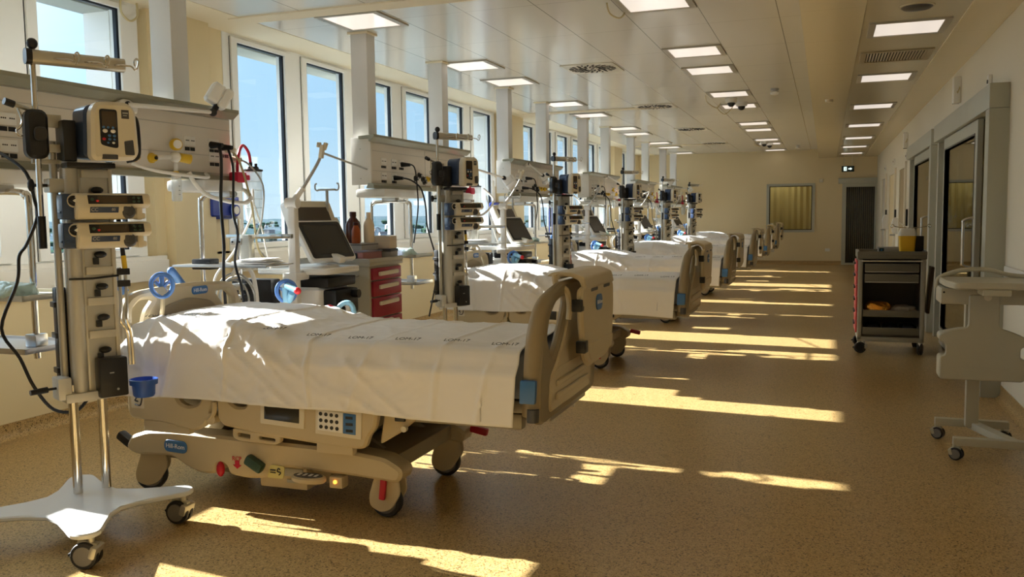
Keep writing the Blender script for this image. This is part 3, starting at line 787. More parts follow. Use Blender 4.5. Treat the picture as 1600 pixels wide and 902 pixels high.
# ================================================================ beds
BEDY = [3.88, 7.99, 11.45, 15.35, 19.15, 22.90]
BX = -2.2
def badge(par, M, w, h, size, txt='Hill-Rom'):
    """blue maker's badge: plate (part) with its lettering (sub-part); M has z pointing out of the plate"""
    p = MB(); p.prism(rrect(-w/2, w/2, -h/2, h/2, h*0.42, 4), 0.006, M @ T(0, 0, -0.002), bev=0.0015)
    o = obj('badge', p, 'badge_blue', par, label='blue badge lettered Hill-Rom')
    text('lettering', txt, size, 'lettering_white', M @ T(0, 0, 0.0048), o)
    return o
def make_bed():
    t = thing('hospital_bed', (BX, BEDY[0], 0), 'nearest beige electric hospital bed under a white sheet', 'bed', 'hospital beds in the row')
    # ---- base shells on both sides
    prof = round_poly([(-1.17, .23), (-1.13, .30), (-1.02, .335), (-0.85, .345), (-0.4, .335), (0.1, .325), (0.33, .30), (0.42, .25), (0.40, .19), (0.15, .205), (-0.19, .215), (-0.27, .19), (-0.32, .15), (-0.42, .14), (-0.53, .15), (-0.545, .20), (-0.60, .20), (-0.61, .145), (-0.70, .14), (-0.79, .17), (-0.87, .215), (-1.10, .205)], 0.03, 3)
    b = MB()
    b.prism(prof, 0.13, XZ(-0.30), bev=0.014); b.prism(prof, 0.13, XZ(0.43), bev=0.014)
    obj('base_cover', b, 'bed_beige', t)
    b = MB()
    b.bx(-1.0, 0.15, -0.31, 0.31, 0.16, 0.29, 0.02); b.bx(-0.75, -0.05, -0.27, 0.27, 0.10, 0.18, 0.02)
    b.bx(0.12, 0.34, -0.40, 0.40, 0.21, 0.29, 0.015); b.bx(-1.12, -0.95, -0.40, 0.40, 0.22, 0.3, 0.015)
    obj('base_frame', b, 'bed_beige_dark', t)
    b = MB(); b.bx(-0.40, -0.13, -0.36, -0.20, 0.085, 0.205, 0.012); o = obj('battery_box', b, 'bed_beige', t)
    b = MB(); b.bx(-0.33, -0.15, -0.364, -0.358, 0.15, 0.19, 0.004); b.bx(-0.24, -0.17, -0.366, -0.36, 0.12, 0.135); obj('label', b, 'plastic_grey', o)
    # lifting arms
    b = MB()
    b.box((-0.72, 0, 0.36), (0.40, 0.46, 0.07), (0, -0.75, 0), 0.03); b.box((-0.55, 0, 0.34), (0.55, 0.36, 0.05), (0, 0.45, 0), 0.02)
    b.box((-0.12, 0, 0.37), (0.34, 0.4, 0.06), (0, 0.95, 0), 0.02); b.box((0.02, 0, 0.31), (0.5, 0.32, 0.04), (0, -0.55, 0), 0.015)
    for s in (-1, 1): b.box((0.10, s*0.22, 0.33), (0.36, 0.03, 0.05), (0, 0.5, 0), 0.01)
    obj('lift_arms', b, 'bed_beige_dark', t)
    b = MB(); b.cyl((-0.36, -0.3, 0.335), (-0.36, 0.3, 0.335), 0.085, n=22); b.bx(-0.55, -0.2, -0.3, 0.3, 0.33, 0.39, 0.03); obj('lift_housing', b, 'bed_beige', t)
    # upper frame
    b = MB()
    for s in (-1, 1): b.bx(-1.02, 0.98, s*0.36-0.03, s*0.36+0.03, 0.47, 0.54, 0.01)
    for x in (-0.9, -0.3, 0.3, 0.85): b.bx(x-0.03, x+0.03, -0.36, 0.36, 0.475, 0.53, 0.008)
    b.bx(-1.0, 1.0, -0.40, 0.40, 0.545, 0.60, 0.012)
    b.bx(-1.12, -1.0, -0.36, 0.36, 0.49, 0.55, 0.01); b.bx(0.95, 1.08, -0.3, 0.3, 0.49, 0.56, 0.01)
    obj('deck_frame', b, 'bed_steel', t)
    b = MB(); b.bx(-1.03, 1.02, -0.42, 0.42, 0.605, 0.80, 0.05, 3); obj('mattress', b, 'mattress_cover', t)
    # ---- side rails: head part and foot part on both sides
    hd = round_poly([(-1.10, .70), (-1.095, .43), (-1.07, .405), (-0.90, .395), (-0.68, .365), (-0.62, .40), (-0.585, .46), (-0.56, .55), (-0.58, .70)], 0.025)
    hole = round_poly([(-0.80, .555), (-0.77, .50), (-0.72, .485), (-0.66, .50), (-0.625, .555), (-0.64, .60), (-0.78, .60)], 0.02)
    ft = round_poly([(-0.53, .70), (-0.55, .58), (-0.55, .44), (-0.52, .405), (-0.28, .375), (0.15, .345), (0.255, .35), (0.275, .41), (0.31, .45), (0.33, .56), (0.36, .70)], 0.025)
    fhole = round_poly([(-0.49, .60), (-0.48, .53), (-0.44, .50), (-0.38, .505), (-0.36, .60)], 0.02)
    for s in (-1, 1):
        y = -0.425 if s < 0 else 0.475
        r1 = MB(); r1.prism(hd, 0.05, XZ(y), [hole], 0.012)
        r1.bx(-1.0, -0.72, s*0.45-0.02, s*0.45+0.02, 0.345, 0.40, 0.006)
        o1 = obj('side_rail', r1, 'bed_beige', t)
        r2 = MB(); r2.prism(ft, 0.05, XZ(y), [fhole], 0.012)
        r2.prism(round_poly([(-0.47, .395), (-0.20, .375), (-0.20, .345), (-0.23, .33), (-0.43, .335), (-0.47, .35)], .012), 0.03, XZ(y-0.01*1), [round_poly([(-0.44, .375), (-0.37, .37), (-0.37, .35), (-0.44, .355)], .006), round_poly([(-0.32, .366), (-0.23, .36), (-0.23, .345), (-0.32, .35)], .006)], 0.004)
        r2.bx(0.00, 0.19, s*0.45-0.02, s*0.45+0.02, 0.315, 0.37, 0.006)
        o2 = obj('side_rail', r2, 'bed_beige', t)
        yo = s*0.476
        q = MB(); q.cyl((-0.585, s*0.45-0.03, 0.435), (-0.585, s*0.45+0.03, 0.435), 0.028, n=16); q.tube([(-0.60, s*0.47, 0.43), (-0.56, s*0.48, 0.47), (-0.555, s*0.48, 0.52)], 0.012, 8, 4); obj('rail_joint', q, 'bed_beige', o1)
        q = MB(); q.box((-0.175, yo, 0.485), (0.24, 0.012, 0.115), (0, 0.05, 0), 0.006); scr = obj('display', q, 'plastic_cream', o2)
        q = MB(); q.box((-0.175, yo+s*0.006, 0.492), (0.19, 0.006, 0.078), (0, 0.05, 0), 0.002); obj('screen', q, 'screen_dark', scr)
        q = MB(); q.box((0.125, yo, 0.463), (0.24, 0.012, 0.125), (0, 0.05, 0), 0.006); kp = obj('keypad', q, 'plastic_cream', o2)
        q = MB(); q.box((0.085, yo+s*0.006, 0.470), (0.13, 0.005, 0.095), (0, 0.05, 0), 0.002); kw = obj('key_field', q, 'plastic_white', kp)
        q = MB(); q.box((0.185, yo+s*0.006, 0.464), (0.065, 0.005, 0.095), (0, 0.05, 0), 0.002); obj('key_field', q, 'badge_blue', kp, label='blue half of the keypad')
        q = MB()
        for i in range(4):
            for j in range(3):
                q.cyl((0.037+i*0.028+0*j, yo+s*0.008, 0.503-j*0.03-i*0.0015), (0.037+i*0.028, yo+s*0.0105, 0.503-j*0.03-i*0.0015), 0.009, n=10)
        for i in range(3): q.box((0.185, yo+s*0.0095, 0.493-i*0.03), (0.035, 0.003, 0.012))
        obj('key_print', q, 'lettering_black', kp)
        q = MB(); q.box((-0.025, yo, 0.545), (0.05, 0.006, 0.03), None, 0.003); obj('label', q, 'plastic_grey', o2)
        if s < 0:
            q = MB(); q.prism(rrect(-1.065, -0.985, .46, .54, .004, 1), 0.003, XZ(-0.474)); pl = obj('sticker', q, 'plastic_cream', o1)
            q = MB(); q.tube([(-1.05, -0.478, .525), (-1.03, -0.478, .515), (-1.04, -0.478, .50), (-1.02, -0.478, .495)], 0.004, 6, 3); q.tube([(-1.04, -0.478, .48), (-1.01, -0.478, .475), (-0.998, -0.478, .50), (-0.995, -0.478, .52)], 0.004, 6, 3); obj('symbol', q, 'lettering_black', pl)
    # hinge linkage behind the foot rail
    for s in (-1, 1):
        q = MB(); q.prism(round_poly([(0.30, .36), (0.40, .42), (0.50, .50), (0.62, .545), (0.60, .575), (0.34, .58)], .02), 0.03, XZ(s*0.40+0.015), bev=0.006)
        q.box((0.48, s*0.40, 0.53), (0.22, 0.05, 0.03), (0, -0.5, 0), 0.008)
        o = obj('linkage', q, 'bed_beige', t)
        q = MB(); q.cyl((0.59, s*0.40-0.04, 0.535), (0.59, s*0.40+0.04, 0.535), 0.022, n=16); q.cyl((0.44, s*0.44-0.01, 0.45), (0.44, s*0.44+0.01, 0.45), 0.014, n=12); obj('roller', q, 'plastic_cream', o)
        q = MB(); q.bx(0.39, 0.44, s*0.43-0.008, s*0.43+0.008, 0.48, 0.535, 0.004); obj('black_block', q, 'black', o)
    # ---- castors, pedals
    for s in (-1, 1):
        caster(t, 0.29, s*0.34, 0.078, 0.045, 0.235, 'bed_beige', hood=True, lock=False, off=0.02, yaw=0.0 if s < 0 else 0.15)
        caster(t, -1.08, s*0.34, 0.078, 0.045, 0.235, 'bed_beige', hood=True, lock=False, off=0.02, yaw=0.5)
    q = MB(); q.box((0.30, -0.395, 0.155), (0.03, 0.02, 0.12), (0, 0.12, 0), 0.008); obj('brake_pedal', q, 'red', t)
    q = MB(); q.box((0.46, 0.40, 0.245), (0.10, 0.035, 0.04), (0, 0.2, 0), 0.01); obj('brake_pedal', q, 'red', t)
    q = MB(); q.box((-1.20, -0.38, 0.265), (0.10, 0.05, 0.045), (0, 0.55, 0), 0.014); obj('foot_pedal', q, 'black', t)
    q = MB(); q.box((-0.36, -0.45, 0.225), (0.10, 0.045, 0.05), (0, 0.5, 0), 0.014); obj('foot_pedal', q, 'green_pad', t)
    q = MB(); q.prism(round_poly([(-0.30, .16), (-0.21, .16), (-0.20, .22), (-0.28, .225)], .012), 0.006, XZ(-0.432)); sk = obj('sticker', q, 'label_yellow', t)
    q = MB(); q.box((-0.265, -0.440, .20), (.03, .002, .006)); q.box((-0.265, -0.440, .188), (.03, .002, .004)); q.tube([(-0.225, -0.440, .205), (-0.235, -0.440, .21), (-0.24, -0.440, .195), (-0.222, -0.440, .19), (-0.232, -0.440, .178)], .003, 6, 3); obj('symbol', q, 'lettering_black', sk)
    q = MB(); q.prism([(0.09*math.cos(2*PI*i/24)-0.06, 0.05*math.sin(2*PI*i/24)-0.45) for i in range(24)], 0.03, T(0, 0, 0.165), bev=0.008); fp = obj('foot_control', q, 'bed_beige', t)
    q = MB(); q.prism([(0.075*math.cos(2*PI*i/24)-0.06, 0.038*math.sin(2*PI*i/24)-0.455) for i in range(24)], 0.003, T(0, 0, 0.195)); obj('pad', q, 'plastic_dark', fp)
    q = MB()
    for i in range(4): q.box((-0.105+i*0.03, -0.455, 0.1995), (0.014, 0.03, 0.002))
    obj('symbol', q, 'plastic_white', fp)
    q = MB(); q.box((0.07, -0.40, 0.165), (0.07, 0.06, 0.055), None, 0.008); lb = obj('lamp_box', q, 'bed_beige', t)
    q = MB(); q.cyl((0.07, -0.436, 0.17), (0.07, -0.428, 0.17), 0.009, n=12); obj('indicator_lamp', q, 'led_orange', lb)
    q = MB(); q.sph((-0.575, -0.43, 0.175), 0.026, 12, (0.8, 0.8, 1.5)); obj('release_handle', q, 'red', t)
    q = MB(); q.prism([(-0.50, .205), (-0.475, .185), (-0.45, .205), (-0.463, .205), (-0.463, .225), (-0.487, .225), (-0.487, .205)], 0.003, XZ(-0.430)); rc = obj('arrow_mark', q, 'red', t)
    text('lettering', 'RCP', 0.03, 'red', TXm(-0.475, -0.4335, 0.235), rc)
    badge(t, TXm(-0.84, -0.432, 0.268) @ Matrix.Rotation(-0.04, 4, 'Z'), 0.14, 0.062, 0.032)
    # ---- headboard
    out = round_poly([(-0.46, .62), (-0.465, .92), (-0.44, 1.0), (-0.36, 1.035), (-0.1, 1.05), (0.1, 1.05), (0.36, 1.035), (0.44, 1.0), (0.465, .92), (0.46, .62)], 0.05)
    hl = round_poly([(-0.40, .88), (-0.395, .95), (-0.34, .99), (-0.24, .985), (-0.30, .93), (-0.345, .80), (-0.38, .74), (-0.40, .76)], 0.02)
    hr = [(-a, z) for a, z in reversed(hl)]
    q = MB(); q.prism(out, 0.055, YZ(-1.15), [hl, hr], 0.016); hb = obj('headboard', q, 'bed_beige', t)
    q = MB(); q.prism(round_poly([(-0.29, .66), (-0.29, .84), (-0.20, .94), (0, .975), (0.20, .94), (0.29, .84), (0.29, .66)], .05), 0.02, YZ(-1.105), bev=0.008); obj('inner_panel', q, 'bed_beige_dark', hb)
    badge(hb, TXp(-1.093, 0.1, 1.005), 0.13, 0.045, 0.030)
    for y in (-0.37, 0.06):
        q = MB(); q.cyl((-1.17, y, 1.03), (-1.20, y-0.055, 1.115), 0.021, 0.024, 14); q.sph((-1.20, y-0.055, 1.115), 0.024, 10); obj('push_handle', q, 'clip_blue', hb)
    # ---- footboard
    S = Matrix.Identity(4); S[0][2] = 0.05; S[0][3] = -0.05*0.8
    fo = round_poly([(-0.46, .52), (-0.475, .70), (-0.45, .93), (-0.41, 1.02), (-0.33, 1.065), (-0.22, 1.10), (0.22, 1.10), (0.33, 1.065), (0.41, 1.02), (0.45, .93), (0.475, .70), (0.46, .52), (0.40, .50), (-0.40, .50)], 0.045)
    h1 = round_poly([(-0.39, .88), (-0.36, .96), (-0.29, 1.01), (-0.13, 1.04), (-0.09, 1.02), (-0.12, .95), (-0.20, .84), (-0.27, .77), (-0.33, .80)], 0.025)
    h2 = [(-a, z) for a, z in reversed(h1)]
    q = MB(S); q.prism(fo, 0.042, YZ(1.055), [h1, h2], 0.014)
    for s in (-1, 1): q.tube([(1.055, s*0.435, 0.55), (1.055, s*0.445, 0.78), (1.06, s*0.438, 0.92), (1.068, s*0.40, 1.005), (1.07, s*0.32, 1.04), (1.07, s*0.2, 1.065)], [0.043-0.015*k/25 for k in range(26)], 14, 5); fb = obj('footboard', q, 'bed_beige', t)
    q = MB(S)
    q.prism(round_poly([(-0.34, .54), (-0.34, .70), (-0.26, .75), (-0.17, .84), (-0.08, .99), (0.08, .99), (0.17, .84), (0.26, .75), (0.34, .70), (0.34, .54)], .04), 0.016, YZ(1.090), bev=0.008)
    for z in (.585, .645): q.prism(round_poly([(-0.27, z), (0.27, z), (0.27, z+.03), (-0.27, z+.03)], .012), 0.012, YZ(1.104), bev=0.005)
    q.prism([(-0.25, .722), (0.25, .722), (0.25, .728), (-0.25, .728)], 0.004, YZ(1.104))
    obj('outer_panel', q, 'bed_beige', fb)
    q = MB(S); q.box((1.05, -0.485, 0.66), (0.07, 0.03, 0.10), None, 0.008); obj('blue_catch', q, 'badge_blue', fb, label='blue catch on the edge of the footboard')
    q = MB(S); q.cyl((1.07, -0.47, 0.53), (1.07, -0.47, 0.585), 0.026, n=16); obj('bumper_roller', q, 'plastic_dark', fb)
    return t
bed0 = make_bed()
BEDS = [bed0]
for i in range(1, 6):
    BEDS.append(dup(bed0, (BX, BEDY[i], 0), '%s beige electric hospital bed from the camera, under a white sheet' % ORD[i]))

# ---- the sheets
def sheet_mesh(seed, bumps, hem_foot=0.0):
    NX, NV = 230, 130
    x0, x1 = -1.08, 0.992
    wid = 0.455
    vs = []; fs = []
    def topz(x, y):
        k = max(0.0, min(1.0, (-0.05-x)/0.55)); k = k*k*(3-2*k)
        z = 0.845+0.075*k-0.03*max(0, (-0.92-x)/0.17)
        z -= 0.018*(abs(y)/wid)**4
        return z+0.010*noise.noise(Vector((x*1.7, y*1.9, seed)))
    for i in range(NX+1):
        u = i/NX; x = x0+(x1-x0)*u
        drN = topz(x, 0)-0.545-0.05+0.008*math.sin(x*3.1+seed)+0.014*noise.noise(Vector((x*1.4, 3.3, seed)))+0.025*max(0, (u-0.6)/0.4)
        drF = 0.36+0.02*math.sin(x*2.3+seed*2)+(0.05 if u > 0.8 else 0)
        r = 0.05
        L = [drN, 2*wid, drF]; tot = sum(L)
        for j in range(NV+1):
            sN = j/NV*tot
            if sN < drN:
                k = (drN-sN); side = -1                     # distance below the near edge
            elif sN > drN+2*wid:
                k = sN-drN-2*wid; side = 1
            else:
                k = -1
            if k < 0:
                y = -wid+(sN-drN); e = wid-abs(y)
                z = topz(x, y)
                if e < r: z -= r-math.sqrt(max(0, r*r-(r-e)**2))
                p = Vector((x, y, z)); nn = Vector((0, 0, 1)); am = 0.6
            else:
                f = k/0.33
                fold = math.sin(x*9+seed*1.3+2.2*noise.noise(Vector((x*2, 1, seed))))*0.5+noise.noise(Vector((x*5.5, f*0.6, seed+5)))*0.8
                y = side*(wid+0.036*min(1, k/0.05)+0.012*f+0.015*f*fold)
                z = topz(x, side*wid)-r-k
                dx = 0
                if side < 0 and u < 0.10: dx = -0.16*f*(1-u/0.10)**1.2; y -= 0.02*f
                if u > 0.93: dx = -0.02*f
                p = Vector((x+dx, y, z)); nn = Vector((0, side, 0.2)).normalized(); am = 0.9
            # crumpling: bands of fine creases where the sheet was tugged, long pressed folds elsewhere
            q = Vector((p.x*3.2, p.y*3.2, p.z*3.2+seed))
            d = 0.009*noise.fractal(q, 0.9, 2.1, 4)
            m2 = math.exp(-((x+0.30)/0.22)**2)+0.6*math.exp(-((x-0.28)/0.25)**2)+0.7*math.exp(-((x+1.0)/0.1)**2)
            w = noise.noise(Vector((p.x*7+p.z*9, p.y*6-p.z*4, seed+3))); d += 0.030*((1-abs(w))**5-0.3)*m2*(0.3 if k < 0 and abs(p.y) < 0.3 else 1.0)
            w = noise.noise(Vector((p.x*15-p.z*6, p.y*13+p.z*17, seed+8))); d += 0.010*((1-abs(w))**4-0.3)*m2*(0.4 if k < 0 and abs(p.y) < 0.3 else 1.0)
            for bx0, slope, amp, wd in bumps:
                t = (p.x-bx0-slope*(p.z-0.7)); d += amp*math.exp(-(t/wd)**2)
            if k < 0: d += 0.006*math.exp(-((p.y+0.33+0.02*p.x)/0.012)**2)+0.004*math.exp(-((p.y-0.05)/0.012)**2)
            vs.append(p+nn*d*am)
    for i in range(NX):
        for j in range(NV):
            a = i*(NV+1)+j; fs.append([a, a+NV+1, a+NV+2, a+1])
    # end flap hanging a little at the head
    b = MB(); b.add(vs, fs)
    return b, topz
def make_sheet(yc, seed, bumps, label):
    b, tz = sheet_mesh(seed, bumps)
    o = obj('bed_sheet', b, 'sheet_white', ang=3.0)
    s = o.modifiers.new('thickness', 'SOLIDIFY'); s.thickness = 0.002
    o.location = (BX, yc, 0)
    tag(o, label, 'bed sheet', 'white sheets on the beds')
    # printed laundry marks along the near edge
    for i in range(9):
        x = -0.97+i*0.235
        if abs(x+0.45) < 0.1: continue
        y = -0.385+0.012*math.sin(i*2.1)
        z = tz(x, y)+0.0145
        text('printed_mark', 'LOM-17', 0.036, 'lettering_black', T(x, y, z) @ Matrix.Rotation(0.28, 4, 'X') @ Matrix.Rotation(0.03, 4, 'Z'), o, 0.0004)
    return o
make_sheet(BEDY[0], 1.0, [(-0.475, 0.05, 0.014, 0.007), (-0.03, -0.12, 0.014, 0.008), (0.62, 0.1, 0.010, 0.012), (-0.80, 0.3, 0.009, 0.012), (-0.95, 0.1, 0.010, 0.010), (0.25, 0.35, 0.008, 0.012), (0.85, 0.2, 0.008, 0.012)], 'white creased sheet with black printed marks on the nearest bed')
sh = make_sheet(BEDY[1], 4.7, [(-0.6, 0.1, 0.008, 0.010), (0.1, 0.0, 0.012, 0.010), (0.5, -0.1, 0.007, 0.012)], 'white creased sheet with black printed marks on the second bed from the camera')
for i in range(2, 6):
    dup(sh, (BX, BEDY[i], 0), 'white sheet with black printed marks on the %s bed from the camera' % ORD[i])

# ---- fold-down shelf hooked over each footboard
def make_shelf():
    t = thing('bed_shelf', (BX+1.16, BEDY[0]+0.15, 0), 'beige monitor shelf hooked over the footboard of the nearest bed, badge near its top', 'bed shelf', 'shelves hung on the footboards')
    S = Matrix.Identity(4); S[0][2] = 0.05; S[0][3] = -0.05*0.9
    q = MB(S); q.prism(round_poly([(-0.335, 1.075), (0.26, 1.075), (0.29, .95), (0.295, .78), (0.22, .70), (-0.14, .69), (-0.22, .74), (-0.30, .92)], .05), 0.03, YZ(0.0), bev=0.009)
    q.prism(round_poly([(-0.2, .80), (0.30, .80), (0.28, .73), (-0.14, .72)], .03), 0.006, YZ(0.027), bev=0.003)
    p = obj('panel', q, 'bed_beige', t)
    badge(p, TXp(0.0365, -0.03, 0.985), 0.11, 0.075, 0.027)
    q = MB(S)
    for y in (-0.12, 0.12): q.prism(rrect(y-0.06, y+0.06, 1.045, 1.06, 0.006, 2), 0.004, YZ(0.0275))
    obj('slots', q, 'plastic_dark', p)
    q = MB()
    q.prism(round_poly([(-0.15, 1.118), (-0.12, 1.138), (-0.03, 1.138), (0.03, 1.115), (0.042, 1.06), (0.02, 1.06), (0.005, 1.10), (-0.03, 1.118), (-0.08, 1.12), (-0.085, 1.105), (-0.10, 1.105), (-0.105, 1.12)], .012), 0.53, XZ(0.26), bev=0.005)
    obj('hook_lip', q, 'bed_beige', t)
    for y in (-0.30,):
        q = MB(); q.tube([(-0.10, y, 1.13), (-0.09, y, 1.08), (-0.045, y, 1.06), (-0.03, y, 0.99), (-0.035, y, 0.93)], 0.014, 8, 4); obj('hook_arm', q, 'bed_beige', t)
    for z, y in ((0.995, -0.315), (0.80, -0.25)):
        q = MB(); q.box((0.012, y, z), (0.045, 0.06, 0.055), None, 0.006); obj('black_clip', q, 'black', t)
    return t
s0 = make_shelf()
for i in range(1, 6):
    dup(s0, (BX+1.16, BEDY[i]+0.15, 0), 'beige shelf hooked over the footboard of the %s bed from the camera' % ORD[i])

# ---- blue ring-shaped tubing holders clamped at the bed heads
def ring_holder(t, c, r, hue, yaw):
    M = T(*c) @ Matrix.Rotation(yaw, 4, 'Z')
    q = MB(M); q.tube([(r*math.sin(2*PI*i/16)*0.95, 0, r*math.cos(2*PI*i/16)*(1.0 if math.cos(2*PI*i/16) > 0 else 1.15)) for i in range(16)], 0.012, 8, 2, True)
    o = obj('ring', q, hue, t)
    q = MB(M); q.cyl((0, 0, r*0.8), (0, 0, -r*0.6), 0.012, n=10); q.cyl((-r*0.6, 0, r*0.3), (0, 0, -r*0.3), 0.009, n=8); q.cyl((r*0.6, 0, r*0.3), (0, 0, -r*0.3), 0.009, n=8)
    obj('spokes', q, hue, o)
    q = MB(M); q.cyl((0, -0.018, -r*0.55), (0, 0.018, -r*0.55), 0.022, n=14); obj('hub', q, 'hose_grey', o)
t = thing('tubing_holder', (-3.215, 3.60, 0.95), 'blue three-spoked ring holder on a beige stalk at the headboard of the nearest bed', 'holder', 'blue ring holders at the bed heads')
ring_holder(t, (0, 0, 0.115), 0.055, 'clip_blue', 0.6)
q = MB(); q.tube([(0.0, 0, 0.075), (-0.01, 0.01, 0.0), (-0.04, 0.02, -0.10)], 0.012, 8, 4); obj('stalk', q, 'bed_beige', t)
# ================================================================ ceiling-hung supply units
UY = [2.80, 6.86, 10.49, 14.37, 18.23, 22.10]
UX = -3.77
UL = 2.15
def make_unit():
    t = thing('supply_unit', (UX, UY[0], 0), 'long cream medical supply unit on two white ceiling columns above the nearest bed', 'medical supply unit', 'ceiling-hung medical supply units')
    q = MB(); q.bx(-0.19, 0, 0.0, UL-0.03, 1.69, 2.09, 0.004); body = obj('housing', q, 'unit_white', t)
    q = MB(); q.bx(0.0, 0.0025, 0.02, UL-0.03, 1.985, 1.988); q.bx(0.0, 0.0025, 0.02, UL-0.03, 1.81, 1.813); q.bx(0.0, 0.0025, 0.02, UL-0.03, 2.055, 2.058); q.bx(0, 0.0025, 1.09, 1.093, 1.70, 2.05)
    obj('panel_joints', q, 'plastic_grey', body)
    q = MB(); q.prism([(-0.10, 2.088), (0.002, 2.088), (0.002, 2.062), (0.012, 2.062), (0.058, 2.10), (0.058, 2.122), (-0.10, 2.112)], UL+0.05, XZ(UL), bev=0.002); obj('top_rail', q, 'unit_rail', t, ang=0.25)
    q = MB(); q.prism([(-0.03, 1.70), (0.012, 1.70), (0.028, 1.685), (0.028, 1.655), (-0.05, 1.655)], UL, XZ(UL-0.02), bev=0.002); obj('bottom_rail', q, 'unit_rail', t, ang=0.25)
    q = MB(); q.bx(-0.193, 0.003, -0.018, 0.001, 1.685, 2.10, 0.003)
    e = obj('end_cap', q, 'plastic_white', t)
    q = MB()
    for z in (1.74, 1.85, 2.0): q.cyl((-0.1, -0.021, z), (-0.1, -0.017, z), 0.005, n=8)
    obj('screws', q, 'plastic_grey', e)
    for y in (0.13, 1.73):
        q = MB(); q.bx(-0.21, -0.05, y-0.075, y+0.075, 2.085, HC-0.001, 0.003); c = obj('column', q, 'column_white', t)
        q = MB(); q.bx(-0.23, -0.03, y-0.095, y+0.095, HC-0.02, HC-0.0005, 0.003); obj('ceiling_collar', q, 'plaster_cream', c)
    # white arm housings below
    for a, e in ((0.05, 0.85), (1.72, 2.12)):
        q = MB(); q.bx(-0.20, 0.10, a, e, 1.575, 1.652, 0.025); obj('arm_housing', q, 'plastic_white', t)
    # sockets: plate, pins, name strips
    for y, z in ((0.22, 1.895), (0.42, 1.895), (0.57, 1.895), (0.22, 1.765), (0.42, 1.765), (1.72, 1.885), (1.95, 1.885), (2.05, 1.86), (1.95, 1.80)):
        q = MB(); q.bx(-0.001, 0.006, y-0.05, y+0.05, z-0.025, z+0.035, 0.003); s = obj('socket', q, 'plastic_white', t)
        q = MB()
        for k in (-0.024, 0.024):
            for d in (-0.011, 0.0, 0.011): q.cyl((0.0055, y+k+d, z+0.008), (0.0075, y+k+d, z+0.008), 0.004, n=8)
            st_ = MB(); st_.bx(0.0, 0.005, y+k-0.019, y+k+0.019, z-0.055, z-0.033); obj('name_strip', st_, 'black', s)
        obj('pin_pattern', q, 'black', s)
    # gas outlets
    for y, z, m in ((0.86, 1.77, 'black'), (0.94, 1.80, 'black'), (1.02, 1.77, 'black'), (1.05, 1.745, 'black'), (1.13, 1.77, 'yellow'), (1.24, 1.765, 'yellow'), (1.38, 1.765, 'yellow')):
        q = MB(); q.lathe([(0.03, 0.0), (0.03, 0.012), (0.022, 0.016), (0.02, 0.035), (0.0001, 0.036)], (0, y, z), (1, 0, 0), 18); g = obj('gas_outlet', q, m, t)
        q = MB(); q.cyl((0.03, y, z), (0.042, y, z), 0.011, n=12); obj('nozzle', q, 'black' if m != 'black' else 'plastic_grey', g)
    return t
unit0 = make_unit()
for i in range(1, 6):
    dup(unit0, (UX, UY[i], 0), 'long cream supply unit on two white columns above the %s bed from the camera' % ORD[i])

# ---- flow meter block with yellow knobs
def make_flow():
    t = thing('flow_meter', (UX, UY[0], 0), 'white oxygen flow meter with yellow knob and clear humidifier on the nearest supply unit', 'flow meter', 'flow meters on the supply units')
    q = MB(); q.sph((0.075, 1.50, 1.775), 0.034, 14); q.cyl((0.03, 1.40, 1.77), (0.075, 1.50, 1.775), 0.014, n=12); q.cyl((0.075, 1.50, 1.775), (0.075, 1.50, 1.66), 0.013, n=12); obj('body', q, 'plastic_white', t)
    q = MB(); q.lathe([(0.02, -0.02), (0.036, -0.016), (0.036, 0.012), (0.03, 0.02)], (0.085, 1.50, 1.85), (1, -0.5, 0), 18); k = obj('gauge', q, 'yellow', t)
    q = MB(); q.cyl((0.098, 1.4935, 1.85), (0.107, 1.489, 1.85), 0.026, n=18); obj('dial', q, 'plastic_white', k)
    q = MB(); q.cyl((0.08, 1.53, 1.775), (0.11, 1.59, 1.765), 0.027, 0.03, 16); obj('knob', q, 'yellow', t)
    q = MB(); q.cyl((0.075, 1.50, 1.66), (0.075, 1.50, 1.69), 0.018, n=14); obj('collar', q, 'yellow', t)
    q = MB(); q.lathe([(0.026, 0), (0.03, 0.01), (0.03, 0.13), (0.024, 0.145)], (0.075, 1.50, 1.51), (0, 0, 1), 18); j = obj('jar', q, 'clear_jar', t)
    q = MB(); q.cyl((0.075, 1.50, 1.65), (0.075, 1.50, 1.672), 0.028, n=18); obj('lid', q, 'plastic_white', j)
    q = MB()
    for z in (1.55, 1.575, 1.60): q.box((0.105, 1.49, z), (0.002, 0.02, 0.003), (0, 0, 0.2))
    obj('markings', q, 'lettering_black', j)
    return t
f0 = make_flow()
for i in range(1, 5): dup(f0, (UX, UY[i], 0), 'white oxygen flow meter with yellow knob on the %s supply unit from the camera' % ORD[i])

